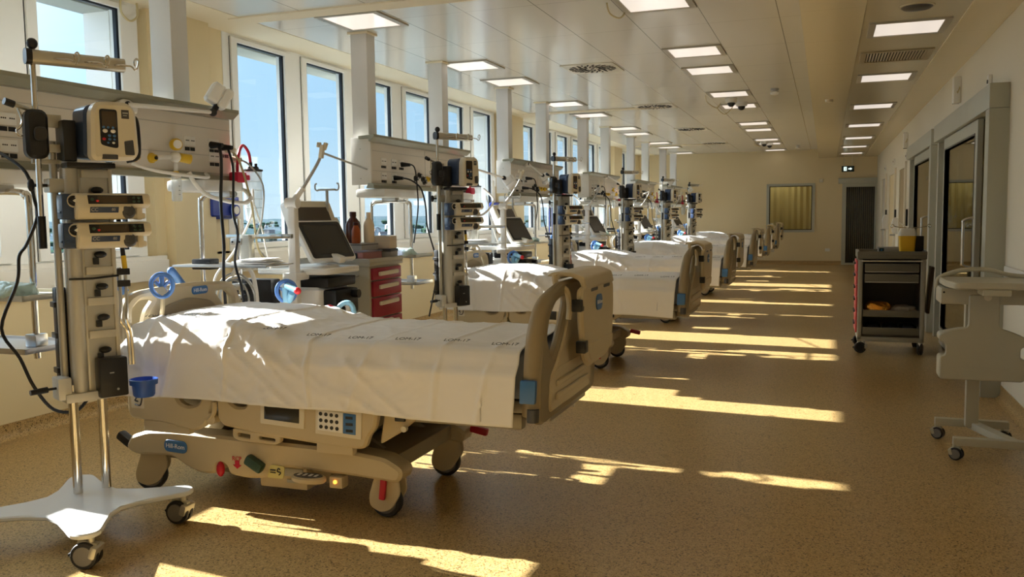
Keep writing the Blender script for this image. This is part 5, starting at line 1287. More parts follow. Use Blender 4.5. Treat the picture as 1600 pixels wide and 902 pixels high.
# ================================================================ ventilators
VX, VY = -3.40, 5.15
def make_vent():
    t = thing('ventilator', (VX, VY, 0), 'white ventilator with two tilted screens on an arm cart between the first two beds', 'ventilator', 'ventilators between the beds')
    q = MB(); q.prism(rrect(-0.36, 0.14, 0.0, 0.42, 0.04, 3), 0.70, T(0, 0, 0.22), bev=0.02); bs = obj('main_unit', q, 'plastic_white', t)
    q = MB(); q.bx(-0.34, 0.15, -0.004, 0.002, 0.80, 0.803); q.bx(0.142, 0.144, 0.05, 0.37, 0.5, 0.503); obj('joint_lines', q, 'plastic_grey', bs)
    q = MB(); q.bx(-0.14, 0.20, 0.02, 0.40, 0.915, 0.985, 0.02); q.bx(0.13, 0.24, 0.05, 0.36, 0.72, 0.90, 0.02); q.cyl((0.23, 0.12, 0.80), (0.30, 0.12, 0.80), 0.035, n=16); q.cyl((0.23, 0.28, 0.86), (0.29, 0.28, 0.86), 0.03, n=16); obj('gas_block', q, 'black', t)
    q = MB(); q.tube([(0.28, 0.10, 0.81), (0.33, 0.06, 0.78), (0.33, 0.02, 0.68), (0.30, 0.0, 0.55)], 0.02, 10, 4); obj('breathing_port', q, 'plastic_white', t)
    q = MB(); q.bx(-0.34, 0.16, 0.02, 0.42, 0.10, 0.20, 0.03); obj('trolley_foot', q, 'plastic_grey', t)
    for x in (-0.32, 0.14):
        for y in (0.04, 0.40): caster(t, x, y, 0.045, 0.045, 0.11, 'plastic_grey', yaw=0.6, lock=False)
    q = MB(); q.prism(rrect(-0.34, 0.24, -0.06, 0.42, 0.06, 4), 0.03, T(0, 0, 1.012), bev=0.008); q.prism(rrect(-0.34, 0.24, -0.06, 0.42, 0.06, 4), 0.02, T(0, 0, 1.035), [rrect(-0.315, 0.215, -0.035, 0.395, 0.045, 4)], 0.004); q.bx(0.0, 0.06, -0.09, -0.05, 0.99, 1.045, 0.008); tr = obj('worktop', q, 'plastic_white', t)
    q = MB(); q.lathe([(0.15, 0), (0.15, 0.02), (0.13, 0.03), (0.001, 0.031)], (0.02, 0.18, 1.043), (0, 0, 1), 26); q.cyl((0.05, 0.18, 1.06), (0.05, 0.18, 1.16), 0.035, n=16); q.box((0.12, 0.2, 1.13), (0.20, 0.08, 0.05), (0, 0.3, 0), 0.015); obj('screen_mount', q, 'plastic_white', t)
    # lower touch screen, facing the aisle and tilted back
    def screen(name, w, h, tilt, ctr, thick, bez, frame, glass, margin):
        yw = -0.22; cy, sy = math.cos(yw), math.sin(yw)
        n = Vector((math.cos(tilt)*cy, math.cos(tilt)*sy, math.sin(tilt))); up = Vector((-math.sin(tilt)*cy, -math.sin(tilt)*sy, math.cos(tilt))); y = Vector((-sy, cy, 0))
        M = Matrix(((y.x, up.x, n.x, ctr[0]), (y.y, up.y, n.y, ctr[1]), (y.z, up.z, n.z, ctr[2]), (0, 0, 0, 1)))
        q = MB(M); q.prism(rrect(-w/2, w/2, -h/2, h/2, 0.025, 4), thick, T(0, 0, -thick), bev=0.009); q.prism(rrect(-w/3, w/3, -h/3, h/3, 0.03, 3), 0.04, T(0, 0, -thick-0.03), bev=0.01); s = obj(name, q, frame, t)
        q = MB(M); q.prism(rrect(-w/2+margin[0], w/2-margin[0], -h/2+margin[0], h/2-margin[0], 0.018, 3), 0.003, T(0, 0, -0.001)); g = obj('bezel', q, bez, s)
        q = MB(M); q.prism(rrect(-w/2+margin[1], w/2-margin[1], -h/2+margin[1], h/2-margin[1], 0.004, 1), 0.002, T(0, 0, 0.0012)); obj('glass', q, glass, g)
    screen('touch_screen', 0.44, 0.33, 0.56, (0.085, 0.20, 1.245), 0.045, 'black', 'plastic_white', 'screen_dark', (0.018, 0.045))
    screen('patient_monitor', 0.44, 0.33, 0.42, (-0.06, 0.29, 1.375), 0.07, 'plastic_cream', 'plastic_white', 'screen_brown', (0.010, 0.055))
    # support arm for the hoses
    q = MB(); q.bx(0.01, 0.07, -0.165, -0.11, 0.80, 1.49, 0.012); q.bx(-0.03, 0.08, -0.18, -0.02, 0.98, 1.03, 0.01); ar = obj('support_arm', q, 'plastic_white', t)
    q = MB(); q.cyl((0.0, -0.14, 1.50), (0.085, -0.14, 1.50), 0.036, n=20); q.cyl((0.04, -0.14, 1.50), (0.11, -0.11, 1.60), 0.022, 0.018, 12); obj('arm_joint', q, 'plastic_white', ar)
    q = MB(); q.tube([(0.11, -0.11, 1.60), (0.165, -0.08, 1.70), (0.20, -0.06, 1.77), (0.215, -0.05, 1.81)], 0.011, 8, 4); obj('flexible_neck', q, 'hose_grey', ar)
    q = MB(); q.box((0.225, -0.05, 1.84), (0.03, 0.03, 0.09), (0, 0.2, 0), 0.008); q.box((0.205, -0.05, 1.885), (0.022, 0.03, 0.035), (0, 0.2, 0), 0.006); q.box((0.245, -0.04, 1.875), (0.022, 0.03, 0.05), (0, 0.4, 0), 0.006); obj('hose_clip', q, 'plastic_cream', ar)
    q = MB(); q.cyl((0.23, -0.04, 1.83), (-0.22, 1.35, 1.80), 0.008, n=8); obj('stay_rod', q, 'hose_grey', ar)
    # rear pole with bag hooks
    q = MB(); q.cyl((-0.06, 0.46, 0.9), (-0.06, 0.46, 1.60), 0.011, n=10); q.box((-0.06, 0.46, 1.605), (0.14, 0.03, 0.014), None, 0.005)
    for s in (-1, 1): q.tube([(-0.06+s*0.06, 0.46, 1.605), (-0.06+s*0.085, 0.46, 1.60), (-0.06+s*0.10, 0.46, 1.615), (-0.06+s*0.098, 0.46, 1.645), (-0.06+s*0.085, 0.46, 1.65)], 0.006, 6, 4)
    obj('bag_hook_pole', q, 'hose_grey', t)
    q = MB(); q.cyl((-0.25, 0.32, 0.92), (-0.25, 0.32, 1.24), 0.028, n=14); obj('rear_post', q, 'plastic_grey', t)
    return t
v0 = make_vent()
for i in range(1, 6):
    if UY[i]+2.4 > 23.6: break
    dup(v0, (VX, VY+SY[i], 0), 'white ventilator with two tilted screens behind the %s bed from the camera' % ORD[i])
# rail stand with suction blocks behind the first ventilator, and copies
def make_railstand():
    t = thing('rail_stand', (-3.72, 4.91, 0), 'chrome rail stand with clamp blocks and coiled white hose behind the nearest bed', 'rail stand', 'rail stands behind the beds')
    q = MB(); q.cyl((0, 0, 0.15), (0, 0, 1.40), 0.015, n=12); q.bx(-0.10, 0.42, -0.012, 0.012, 1.265, 1.295, 0.003); obj('pole', q, 'chrome', t)
    q = MB(); q.bx(0.03, 0.10, -0.03, 0.03, 1.06, 1.29, 0.006); obj('hanging_block', q, 'alu', t)
    for z in (1.245, 1.09, 0.94, 0.86):
        q = MB(); q.bx(-0.045, 0.045, -0.035, 0.03, z-0.02, z+0.025, 0.004); k = obj('clamp_plate', q, 'steel', t)
        q = MB()
        for x in (-0.028, 0.028): q.cyl((x, -0.038, z), (x, -0.034, z), 0.007, n=8)
        obj('bolt_holes', q, 'black', k)
    q = MB(); q.lathe([(0.17, 0), (0.18, 0.02), (0.05, 0.045), (0.02, 0.16)], (0, 0, 0.02), (0, 0, 1), 20); obj('foot', q, 'steel', t)
    q = MB()
    q.tube([(-0.02, -0.06, 1.02), (0.04, -0.07, 1.08), (0.12, -0.06, 1.06), (0.15, -0.05, 0.97), (0.16, -0.05, 0.80), (0.10, -0.05, 0.70)], 0.014, 10, 5); obj('hose', q, 'hose_white', t)
    q = MB()
    for s, r in ((0.0, 0.16), (0.02, 0.14), (-0.02, 0.12)):
        q.tube([(0.0+r*math.cos(2*PI*i/14), -0.06+s, 0.86+r*1.1*math.sin(2*PI*i/14)) for i in range(14)], 0.007, 6, 2, True)
    obj('coiled_hose', q, 'hose_grey', t)
    q = MB(); q.bx(-0.10, 0.22, 0.03, 0.14, 0.72, 0.99, 0.012); obj('dark_unit', q, 'black', t)
    return t
r0 = make_railstand()
for i in range(1, 5): dup(r0, (-3.72, 4.91+SY[i], 0), 'chrome rail stand with clamp blocks and coiled hose behind the %s bed from the camera' % ORD[i])
# blue ring holders on the ventilator side of the beds
HLAB = ['blue ring tubing holder gripping pale blue tubing on the far side of the nearest bed'] + ['blue ring tubing holder on the far side of the %s bed from the camera' % ORD[i] for i in range(1, 5)]
t = thing('tubing_holder', (-3.08, 4.50, 0.90), HLAB[0], 'holder', 'ring holders beside the beds')
ring_holder(t, (0, 0, 0.06), 0.06, 'clip_blue', 0.7)
q = MB(); q.cyl((0.02, -0.02, 0.09), (0.11, -0.05, 0.065), 0.022, 0.017, 14); q.cyl((0.02, 0.0, 0.0), (0.06, -0.03, 0.05), 0.02, n=12); q.cyl((0.0, -0.01, 0.08), (0.01, -0.01, -0.06), 0.022, n=12); p = obj('tubing', q, 'pale_blue', t)
q = MB(); q.sph((0.115, -0.053, 0.064), 0.022, 12); obj('red_cap', q, 'bulb_red', p)
q = MB(); q.tube([(-0.02, 0.0, 0.0), (-0.05, -0.02, -0.06), (-0.07, -0.04, -0.18), (-0.07, -0.07, -0.30)], 0.012, 8, 4); obj('stalk', q, 'bed_beige', t)
for i in range(1, 5): dup(t, (-3.08, 4.50+BEDY[i]-BEDY[0], 0.90), HLAB[i])
q = MB(); q.tube([(-2.84, 4.62, 0.72), (-2.82, 4.66, 0.84), (-2.77, 4.68, 0.875), (-2.725, 4.68, 0.84), (-2.71, 4.66, 0.72)], 0.016, 10, 5)
o = obj('blue_hose', q, 'pale_blue'); tag(o, 'pale blue hose loop rising beyond the middle of the nearest bed', 'hose')
q = MB(); q.tube([(-2.88, 4.60, 0.83), (-2.85, 4.61, 0.855), (-2.81, 4.61, 0.82), (-2.80, 4.60, 0.74)], 0.016, 10, 5)
o = obj('red_hose', q, 'hose_red'); tag(o, 'short dark red hose beside the pale blue loop beyond the nearest bed', 'hose')

# ================================================================ red drawer cart with its load
t = thing('drawer_cart', (-3.20, 5.75, 0), 'grey medical cart with dark red drawers between the nearest two beds', 'drawer cart')
q = MB(); q.bx(-0.60, -0.004, 0.0, 0.50, 0.14, 1.03, 0.008); q.bx(-0.56, -0.05, 0.03, 0.47, 0.09, 0.14); cb = obj('cabinet', q, 'tabletop_grey', t)
q = MB(); q.bx(-0.62, 0.015, -0.02, 0.52, 1.03, 1.06, 0.008); q.prism([(-0.62, -0.02), (0.015, -0.02), (0.015, 0.52), (-0.62, 0.52)], 0.035, T(0, 0, 1.055), [[(-0.60, 0.0), (-0.005, 0.0), (-0.005, 0.50), (-0.60, 0.50)]], 0.006); obj('worktop', q, 'cart_light', t)
for i, (z0, z1) in enumerate(((0.925, 1.015), (0.80, 0.915), (0.64, 0.79), (0.45, 0.63), (0.18, 0.44))):
    q = MB(); q.bx(-0.004, 0.018, 0.02, 0.48, z0, z1, 0.006); d = obj('drawer', q, 'drawer_red', t)
    q = MB(); zc = z1-0.045; q.prism(round_poly([(0.10, zc-0.016), (0.40, zc-0.010), (0.40, zc+0.022), (0.10, zc+0.014)], 0.01), 0.025, YZ(0.016), bev=0.006); obj('handle', q, 'plastic_cream', d)
q = MB()
q.cyl((-0.10, -0.05, 0.965), (-0.50, -0.05, 0.965), 0.012, n=10)
for x in (-0.10, -0.50): q.cyl((x, -0.05, 0.965), (x, 0, 0.965), 0.01, n=8)
obj('push_bar', q, 'plastic_grey', t)
for x in (-0.54, -0.07):
    for y in (0.06, 0.44): caster(t, x, y, 0.045, 0.04, 0.10, 'steel', yaw=0.4)
def simple(name, q, m, loc, lab, cat, grp=None, kids=()):
    o = obj(name, q, m); o.location = loc; tag(o, lab, cat, grp)
    for kn, kq, km in kids: obj(kn, kq, km, o)
    return o
CT = 1.0605
q = MB(); q.bx(-0.3, 0.1, -0.15, 0.15, 0, 0.075, 0.006)
simple('pack_of_gloves', q, 'pack_pink', (-3.38, 5.95, CT), 'reddish clear box of packs on the red drawer cart, under the grey case', 'box', None, [('lid', MB().bx(-0.305, 0.105, -0.155, 0.155, 0.07, 0.085, 0.004), 'clear_tray'), ('band', MB().bx(0.02, 0.05, -0.157, -0.149, 0.0, 0.07), 'black')])
q = MB(); q.bx(-0.26, 0.13, -0.13, 0.13, 0, 0.055, 0.008)
simple('instrument_case', q, 'carton_grey', (-3.42, 5.93, CT+0.086), 'dark grey flat case lying on the reddish box on the drawer cart', 'case', None, [('lid_rim', MB().bx(-0.262, 0.132, -0.132, 0.132, 0.04, 0.047, 0.002), 'plastic_dark')])
zt = CT+0.142
def bottle(name, r, h, m, loc, lab, capm, nk=0.4):
    q = MB(); q.lathe([(r*0.9, 0), (r, 0.008), (r, h*0.58), (r*0.85, h*0.68), (r*nk, h*0.82), (r*nk, h*0.86)], n=20)
    simple(name, q, m, loc, lab, 'bottle', 'bottles on the drawer cart', [('cap', MB().lathe([(r*nk*1.12, h*0.85), (r*nk*1.12, h*0.99), (r*nk, h)], n=16), capm)])
bottle('brown_bottle', 0.058, 0.24, 'brown_bottle', (-3.43, 5.925, zt), 'large dark brown bottle on the drawer cart, tallest of the bottles', 'brown_bottle')
bottle('amber_bottle', 0.034, 0.16, 'amber_bottle', (-3.35, 5.825, zt), 'small amber bottle between the brown and the cream one on the drawer cart', 'brown_bottle', 0.55)
bottle('cream_bottle', 0.042, 0.235, 'cream_bottle', (-3.33, 5.99, zt), 'slim cream bottle right of the amber one on the drawer cart', 'cream_bottle')
q = MB(); q.bx(-0.10, 0.10, -0.058, 0.058, 0, 0.10, 0.004); simple('carton_box', q, 'carton', (-3.32, 6.182, CT+0.09), 'pale cardboard carton at the far end of the drawer cart', 'box', None, [('flap_line', MB().bx(-0.003, 0.0, -0.058, 0.058, 0.1, 0.1008), 'plastic_grey'), ('front_line', MB().bx(-0.1, 0.1, -0.0592, -0.058, 0.06, 0.062), 'plastic_grey')])
q = MB(); q.bx(-0.105, 0.105, -0.06, 0.06, 0.0, 0.088, 0.006); simple('supply_box', q, 'carton_grey', (-3.32, 6.182, CT+0.0005), 'grey box under the pale carton on the drawer cart', 'box', None, [('lid', MB().bx(-0.108, 0.108, -0.063, 0.063, 0.065, 0.0885, 0.004), 'plastic_dark')])
# sharps containers
def sharps(loc, sc, lab):
    t = thing('sharps_container', loc, lab, 'sharps container')
    q = MB(); q.add(*frustum(0.052*sc, 0.045*sc, 0.062*sc, 0.054*sc, 0.14*sc)); obj('bin', q, 'sharps_yellow', t)
    q = MB(); q.add(*frustum(0.066*sc, 0.058*sc, 0.060*sc, 0.05*sc, 0.035*sc, 0.14*sc)); q.add(*frustum(0.058*sc, 0.048*sc, 0.05*sc, 0.042*sc, 0.022*sc, 0.175*sc)); l = obj('lid', q, 'milky', t)
    q = MB(); q.box((-0.02*sc, 0, 0.215*sc), (0.09*sc, 0.05*sc, 0.006), (0, 0.65, 0), 0.002); obj('open_flap', q, 'milky', l)
    return t
def frustum(a0, b0, a1, b1, h, z0=0.0):
    v = []
    for a, b_, z in ((a0, b0, z0), (a1, b1, z0+h)):
        v += [(x, y, z) for x, y in rrect(-a, a, -b_, b_, min(a, b_)*0.3, 3)]
    n = len(v)//2
    f = [[i, (i+1) % n, n+(i+1) % n, n+i] for i in range(n)]+[list(range(n-1, -1, -1)), list(range(n, 2*n))]
    return v, f
t2 = sharps((-3.60, 5.86, zt), 1.0, 'yellow sharps container with milky lid on the drawer cart, behind the ventilator screen')
q = MB(); q.prism(rrect(-0.18, 0.18, -0.12, 0.12, 0.02, 3), 0.05, T(0, 0, 0), [rrect(-0.172, 0.172, -0.112, 0.112, 0.016, 3)]); q.bx(-0.175, 0.175, -0.115, 0.115, 0, 0.004)
simple('clear_tray', q, 'clear_tray', (-3.74, 7.05, 1.06), 'clear plastic tray on the shelf under the second supply unit', 'tray')

# ================================================================ dark supply cart by the sliding doors
t = thing('supply_cart', (0.61, 9.15, 0), 'dark grey open supply cart with red side drawers by the sliding doors', 'supply cart')
q = MB()
for x in (-0.28, 0.28): q.bx(x-0.02, x+0.02, 0.0, 0.04, 0.13, 0.93, 0.008); q.bx(x-0.02, x+0.02, 0.53, 0.57, 0.13, 0.93, 0.008)
q.bx(-0.30, 0.30, 0.0, 0.57, 0.12, 0.165, 0.008)
obj('frame', q, 'cart_light', t)
q = MB(); q.bx(-0.26, 0.26, 0.53, 0.55, 0.165, 0.93); q.bx(0.255, 0.275, 0.03, 0.55, 0.165, 0.93); q.bx(-0.262, -0.25, 0.03, 0.55, 0.165, 0.93); q.bx(-0.25, 0.255, 0.03, 0.05, 0.165, 0.19); obj('side_panels', q, 'cart_dark', t)
q = MB(); q.bx(-0.31, 0.31, -0.02, 0.59, 0.93, 0.975, 0.01); q.prism([(-0.31, -0.02), (0.31, -0.02), (0.31, 0.59), (-0.31, 0.59)], 0.035, T(0, 0, 0.97), [[(-0.285, 0.005), (0.285, 0.005), (0.285, 0.565), (-0.285, 0.565)]], 0.004); obj('top', q, 'cart_grey', t)
q = MB(); q.bx(-0.27, 0.27, -0.026, -0.018, 0.905, 0.918, 0.002); obj('front_trim', q, 'alu_body', t)
for z, zt_ in ((0.80, 0.88), (0.70, 0.78)):
    q = MB(); q.bx(-0.24, 0.245, 0.012, 0.50, z, z+0.085, 0.005); o = obj('drawer', q, 'cart_grey', t)
    q = MB(); q.bx(-0.235, 0.24, 0.006, 0.014, z+0.0, z+0.008, 0.002); obj('handle', q, 'alu_body', o)
for z, h in ((0.365, 0.065), (0.19, 0.07)):
    q = MB(); q.bx(-0.25, 0.255, 0.02, 0.52, z, z+0.008); q.bx(-0.25, 0.255, 0.008, 0.022, z, z+h, 0.004); q.bx(-0.25, 0.255, 0.5, 0.52, z, z+h); q.bx(-0.25, -0.24, 0.02, 0.5, z, z+h); q.bx(0.245, 0.255, 0.02, 0.5, z, z+h); obj('basket', q, 'cart_grey', t)
for i in range(6):
    z0 = 0.20+i*0.12; q = MB(); q.bx(-0.318, -0.302, 0.045, 0.525, z0, z0+0.112, 0.005); o = obj('side_drawer', q, 'cart_red', t)
    q = MB(); q.bx(-0.335, -0.316, 0.15, 0.42, z0+0.07, z0+0.09, 0.006); obj('handle', q, 'plastic_dark', o)
for x in (-0.27, 0.27):
    for y in (0.03, 0.55): caster(t, x, y, 0.055, 0.035, 0.125, 'steel', disc='black', yaw=0.2 if x < 0 else 1.3)
q = MB(); q.box((0.36, 0.25, 0.62), (0.03, 0.22, 0.46), (0, 0.08, 0), 0.006); obj('side_pocket', q, 'door_brown', t)
q = MB(); q.tube([(0.20, 0.5, 1.0), (0.20, 0.5, 1.22)], 0.012, 8); q.tube([(0.04, 0.5, 1.235), (0.02, 0.5, 1.225), (0.02, 0.5, 1.25), (0.04, 0.5, 1.255), (0.06, 0.5, 1.235), (0.20, 0.5, 1.22), (0.34, 0.5, 1.235), (0.36, 0.5, 1.255), (0.38, 0.5, 1.25), (0.38, 0.5, 1.225), (0.36, 0.5, 1.235)], 0.005, 6, 3); obj('bag_hooks', q, 'chrome', t)
C0 = (0.61, 9.15)
q = blob(0.125, 0.12, 0.085, 31.0); simple('foil_bag', q, 'foil_gold', (0.49, 9.32, 0.374), 'crinkled golden foil bag on the upper shelf of the dark supply cart', 'bag')
q = blob(0.115, 0.11, 0.06, 36.0); simple('foil_bag', q, 'foil_grey', (0.735, 9.32, 0.374), 'greyish film bag right of the golden one on the dark supply cart', 'bag')
for i in range(3):
    q = blob(0.075, 0.11, 0.06, 41.0+i*3); simple('dark_bag', q, 'bag_dark', (0.455+i*0.16, 9.32, 0.199), 'dark glossy bag on the lowest shelf of the supply cart, %s of three' % ['leftmost', 'middle', 'rightmost'][i], 'bag', 'dark bags on the supply cart')
sharps((0.755, 9.33, 0.9755), 1.25, 'yellow sharps container with milky lid on the dark supply cart')
q = MB(); q.bx(-0.04, 0.04, -0.04, 0.04, 0, 0.17, 0.004); simple('black_holder', q, 'black', (0.870, 9.42, 0.9755), 'black upright box beside the sharps container on the supply cart', 'box', None, [('slot', MB().bx(-0.03, 0.03, -0.02, 0.02, 0.17, 0.1715), 'plastic_dark')])
q = MB(); q.bx(-0.10, 0.10, -0.06, 0.06, 0, 0.06, 0.004); simple('glove_box', q, 'carton_grey', (0.60, 9.50, 0.9755), 'grey box with a small dark symbol left of the sharps container on the supply cart', 'box', None, [('symbol_plate', MB().bx(-0.09, -0.045, -0.0615, -0.0595, 0.008, 0.05), 'sign_dark'), ('symbol', MB().sph((-0.0675, -0.062, 0.03), 0.009, 8, (1, .2, 1)), 'badge_blue')])

# ================================================================ overbed table beside the right wall
t = thing('overbed_table', (0.84, 5.75, 0), 'beige overbed table with broad shield panel on castors by the right wall', 'overbed table')
q = MB(); q.bx(-0.035, 0.035, -0.03, 0.03, 0.10, 0.75, 0.006); q.bx(-0.05, 0.05, -0.01, 0.05, 0.45, 0.94, 0.01); obj('column', q, 'tabletop_grey', t)
q = MB(); q.bx(-0.19, 0.21, 0.04, 0.09, 0.085, 0.13, 0.005)
q.bx(-0.15, 0.33, -0.44, -0.39, 0.085, 0.13, 0.005)
a = Vector((0.0, 0.06, 0.107)); e = Vector((0.16, -0.41, 0.107)); d = e-a
q.box((a+e)/2, (d.length, 0.06, 0.043), (0, 0, math.atan2(d.y, d.x)), 0.005); obj('foot_frame', q, 'tabletop_grey', t)
for x, y in ((-0.17, 0.065), (0.19, 0.065), (-0.13, -0.415), (0.30, -0.415)): caster(t, x, y, 0.036, 0.045, 0.09, 'tabletop_grey', yaw=2.7, lock=False, off=0.012)
DZ = -0.03
sh_ = round_poly([(x_, z_+DZ) for x_, z_ in [(-0.20, 0.44), (0.24, 0.44), (0.245, 0.57), (0.215, 0.575), (0.215, 0.635), (0.25, 0.645), (0.25, 0.69), (0.18, 0.725), (0.105, 0.75), (0.105, 0.94), (-0.055, 0.94), (-0.055, 0.75), (-0.14, 0.735), (-0.205, 0.705), (-0.205, 0.665), (-0.17, 0.65), (-0.17, 0.585), (-0.20, 0.575)]], 0.022)
q = MB(); q.prism(sh_, 0.022, XZ(-0.15), bev=0.006)
sp = obj('shield_panel', q, 'tabletop_grey', t)
q = MB(); q.prism(round_poly([(-0.20, 0.44), (0.24, 0.44), (0.245, 0.57), (-0.20, 0.575)], 0.02), 0.12, T(0, 0, DZ) @ XZ(-0.03), [round_poly([(-0.185, 0.455), (0.225, 0.455), (0.23, 0.56), (-0.185, 0.56)], 0.015)]); q.prism(round_poly([(-0.20, 0.66), (0.245, 0.65), (0.25, 0.69), (0.12, 0.735), (-0.08, 0.735), (-0.205, 0.705)], 0.02), 0.12, T(0, 0, DZ) @ XZ(-0.03), [round_poly([(-0.19, 0.672), (0.235, 0.662), (0.235, 0.682), (0.12, 0.72), (-0.08, 0.72), (-0.19, 0.695)], 0.015)])
q.bx(-0.15, 0.17, -0.1745, -0.172, 0.485, 0.488)
obj('side_pockets', q, 'tabletop_grey', sp)
q = MB(); q.prism(round_poly([(-0.16, -0.40), (0.36, -0.40), (0.36, 0.10), (-0.19, 0.10), (-0.19, -0.20)], 0.03), 0.038, T(0, 0, 0.955), bev=0.008)
q.bx(-0.02, 0.12, -0.40, -0.20, 0.92, 0.956, 0.008)
tp = obj('table_top', q, 'tabletop_grey', t)
q = MB(); q.bx(-0.20, 0.36, -0.16, 0.10, 0.85, 0.945, 0.012); obj('apron', q, 'tabletop_grey', t)
q = MB(); q.cyl((0.04, -0.185, 0.895), (0.04, -0.16, 0.895), 0.02, n=14); ob2 = obj('knob', q, 'plastic_cream', t)
q = MB()
for x, z in ((-0.02, 0.865), (0.0, 0.86), (0.075, 0.865), (-0.185, 0.92)): q.cyl((x, -0.163, z), (x, -0.158, z), 0.006, n=8)
obj('screw_holes', q, 'black', t)
q = MB(); q.tube([(-0.20, 0.06, 0.93), (-0.19, 0.06, 0.985), (-0.12, 0.06, 1.02), (-0.03, 0.06, 1.04), (0.08, 0.06, 1.037), (0.18, 0.06, 1.01), (0.32, 0.06, 0.995)], 0.014, 10, 5); obj('push_handle', q, 'tabletop_grey', t)

# ================================================================ blue wall devices, cables and hoses
t = thing('blue_wall_device', (-4.86, 6.20, 0), 'deep blue wall bracket with round dial near the nearest supply unit', 'wall device')
q = MB(); q.prism(rrect(-0.17, 0.19, 1.40, 1.61, 0.03, 3), 0.06, YZ(-0.088), bev=0.01); q.prism(rrect(-0.15, 0.10, 1.42, 1.59, 0.02, 3), 0.05, YZ(-0.03), bev=0.01); q.bx(-0.02, 0.05, 0.0, 0.17, 1.55, 1.59, 0.008); obj('housing', q, 'deep_blue', t)
q = MB(); q.lathe([(0.06, 0), (0.062, 0.02), (0.05, 0.05)], (0.0, 0.13, 1.475), (1, 0, 0), 22); dl = obj('dial', q, 'deep_blue', t)
q = MB(); q.cyl((0.048, 0.13, 1.475), (0.054, 0.13, 1.475), 0.035, n=20); obj('dial_face', q, 'plastic_white', dl)
t3 = dup(t, (-4.86, 12.9, 0), 'deep blue wall bracket behind the third supply unit')
q = MB(); q.bx(-0.10, 0.10, -0.06, 0.06, 1.12, 1.55, 0.03); o = obj('blue_bag', q, 'deep_blue'); o.location = (-3.70, 12.35, 0); tag(o, 'dark blue hanging pouch behind the third ventilator', 'bag')
def cable(name, pts, r, m, lab, off=(0, 0, 0), cat='cable', plug=None):
    q = MB(); q.tube([Vector(p)+Vector(off) for p in pts], r, 8, 5)
    o = obj(name, q, m); tag(o, lab, cat)
    if plug:
        k = MB(); p = Vector(pts[0])+Vector(off); k.cyl(p+Vector((-0.055, 0, 0)), p+Vector((0.035, 0, -0.006)), 0.024, 0.014, 12); obj('plug', k, plug, o)
    return o
cable('power_cable', [(-3.70, 3.02, 1.765), (-3.60, 2.96, 1.74), (-3.42, 2.90, 1.69), (-3.29, 2.89, 1.61), (-3.25, 2.89, 1.49), (-3.24, 2.89, 1.42), (-3.31, 2.89, 1.3), (-3.36, 2.89, 1.245), (-3.38, 2.89, 1.13), (-3.48, 2.88, 0.92), (-3.38, 2.88, 0.79), (-3.33, 2.90, 0.66), (-3.31, 2.98, 0.54), (-3.26, 3.06, 0.52), (-3.21, 3.09, 0.582)], 0.0075, 'black', 'black power cable curving down from the nearest supply unit to the first stand', plug='black')
cable('power_cable', [(-3.71, 4.72, 1.88), (-3.66, 4.68, 1.81), (-3.60, 4.60, 1.68), (-3.55, 4.52, 1.49), (-3.54, 4.52, 1.24), (-3.55, 4.52, 1.09), (-3.55, 4.52, 0.95), (-3.54, 4.52, 0.75)], 0.010, 'black', 'thick black cable hanging straight from the nearest supply unit sockets', plug='black')
cable('power_cable', [(-3.70, 4.80, 1.87), (-3.64, 4.77, 1.74), (-3.56, 4.66, 1.58), (-3.50, 4.57, 1.43), (-3.44, 4.53, 1.30), (-3.47, 4.53, 1.13), (-3.43, 4.53, 0.98), (-3.41, 4.53, 0.8)], 0.008, 'black', 'wavy black cable right of the thick one under the nearest supply unit', plug='black')
cable('monitor_cable', [(-3.73, 4.87, 1.86), (-3.66, 4.87, 1.77), (-3.60, 4.87, 1.58), (-3.58, 4.88, 1.45), (-3.60, 4.95, 1.2), (-3.55, 4.99, 1.1)], 0.007, 'cable_cream', 'tan cable hanging from the end of the nearest supply unit', plug='plastic_cream')
cable('monitor_cable', [(-3.73, 4.93, 1.80), (-3.64, 4.94, 1.76), (-3.55, 4.96, 1.62), (-3.56, 4.95, 1.4), (-3.62, 4.96, 1.22), (-3.50, 5.0, 1.08)], 0.006, 'hose_grey', 'grey cable beside the tan one at the end of the nearest supply unit', plug='plastic_cream')
cable('air_hose', [(-3.70, 4.42, 1.69), (-3.68, 4.45, 1.62), (-3.66, 4.55, 1.545), (-3.57, 4.74, 1.50), (-3.58, 4.86, 1.53), (-3.64, 4.90, 1.58), (-3.69, 4.90, 1.60)], 0.014, 'hose_white', 'white hose looping below the nearest supply unit', cat='hose')
cable('air_hose', [(-3.70, 3.95, 1.72), (-3.62, 4.05, 1.68), (-3.59, 4.3, 1.66), (-3.64, 4.52, 1.66), (-3.72, 4.6, 1.69)], 0.010, 'hose_white', 'white tube sagging along the bottom rail of the nearest supply unit', cat='hose')
cable('drip_tube', [(-3.66, 5.0, 1.60), (-3.68, 5.0, 1.42), (-3.80, 4.97, 1.19), (-3.94, 4.94, 1.02), (-3.96, 4.92, 0.9)], 0.008, 'hose_white', 'white tube slanting down left behind the head of the nearest bed', cat='tube')
cable('drip_tube', [(-3.70, 5.02, 1.58), (-3.63, 5.03, 1.36), (-3.57, 5.0, 1.19), (-3.54, 5.0, 1.06)], 0.006, 'hose_white', 'white tube hanging straight from the red bracket of the nearest canister', cat='tube')
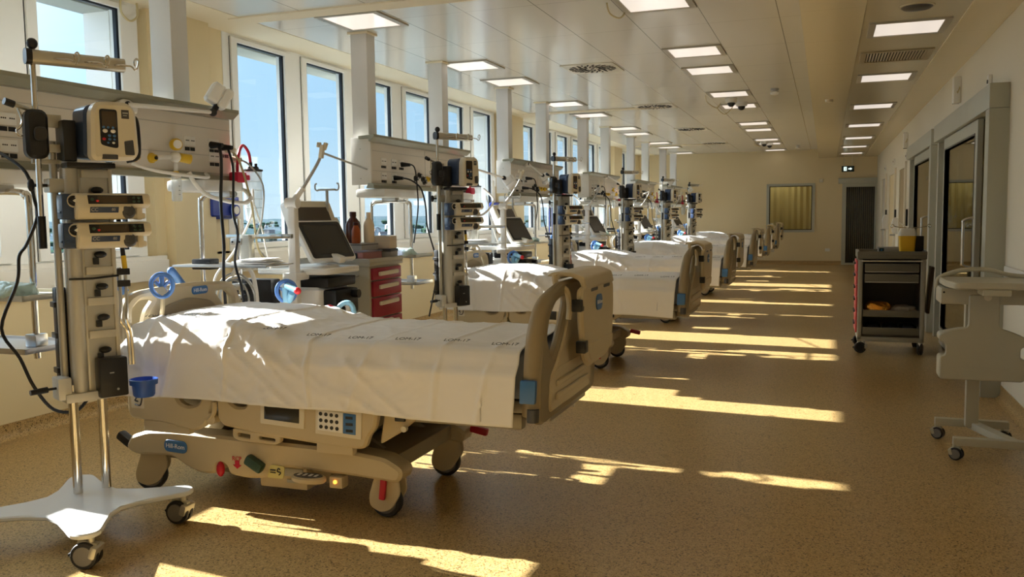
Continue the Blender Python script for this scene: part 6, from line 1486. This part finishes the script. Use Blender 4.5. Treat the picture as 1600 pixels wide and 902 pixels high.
for i in range(1, 5):
    o_ = (0, SY[i], 0)
    n = ORD[i]
    cable('power_cable', [(-3.71, 3.22, 1.76), (-3.64, 3.30, 1.74), (-3.56, 3.35, 1.66), (-3.54, 3.40, 1.5), (-3.53, 3.4, 1.33), (-3.50, 3.4, 1.21), (-3.44, 3.42, 0.95), (-3.47, 3.43, 0.75), (-3.54, 3.43, 0.45)], 0.008, 'black', 'black power cable drooping from the lower sockets of the %s supply unit' % n, o_, plug='black')
    cable('power_cable', [(-3.71, 3.37, 1.89), (-3.65, 3.41, 1.86), (-3.63, 3.42, 1.64), (-3.63, 3.42, 1.45), (-3.68, 3.42, 1.15)], 0.007, 'black', 'black cable hanging from the upper sockets of the %s supply unit' % n, o_, plug='black')
    cable('air_hose', [(-3.70, 4.28, 1.70), (-3.66, 4.4, 1.62), (-3.62, 4.55, 1.5), (-3.55, 4.72, 1.40), (-3.48, 4.86, 1.46), (-3.45, 4.95, 1.58), (-3.58, 4.99, 1.70)], 0.012, 'hose_white', 'white hose looping below the %s supply unit' % n, o_, cat='hose')
    cable('drip_tube', [(-3.55, 5.0, 1.62), (-3.50, 5.0, 1.35), (-3.42, 5.0, 1.1), (-3.30, 4.97, 0.95)], 0.007, 'hose_white', 'white tube hanging beside the canister of the %s supply unit' % n, o_, cat='tube')

# ---------------------------------------------------------------- camera and colour management
cam = bpy.data.cameras.new('camera'); co = bpy.data.objects.new('camera', cam); COL.objects.link(co)
cam.sensor_fit = 'HORIZONTAL'; cam.sensor_width = 36; cam.lens = 36*1360/1600; cam.clip_start = 0.05; cam.clip_end = 20000
m3 = Matrix(((0.941125, -0.015767, 0.337691), (0.337803, 0.082727, -0.937574), (-0.013154, 0.996448, 0.083183)))
mw = m3.to_4x4(); mw.translation = (0, 0, 1.395); co.matrix_world = mw
SC.camera = co
vs = SC.view_settings; SC.display_settings.display_device = 'sRGB'
vs.view_transform = 'Standard'; vs.look = 'None'; vs.exposure = EXPO; vs.gamma = 1.0; vs.use_curve_mapping = False
SC.cycles.max_bounces = 10; SC.cycles.diffuse_bounces = 6; SC.cycles.transparent_max_bounces = 16
SC.cycles.sample_clamp_indirect = 6.0; SC.cycles.use_denoising = True
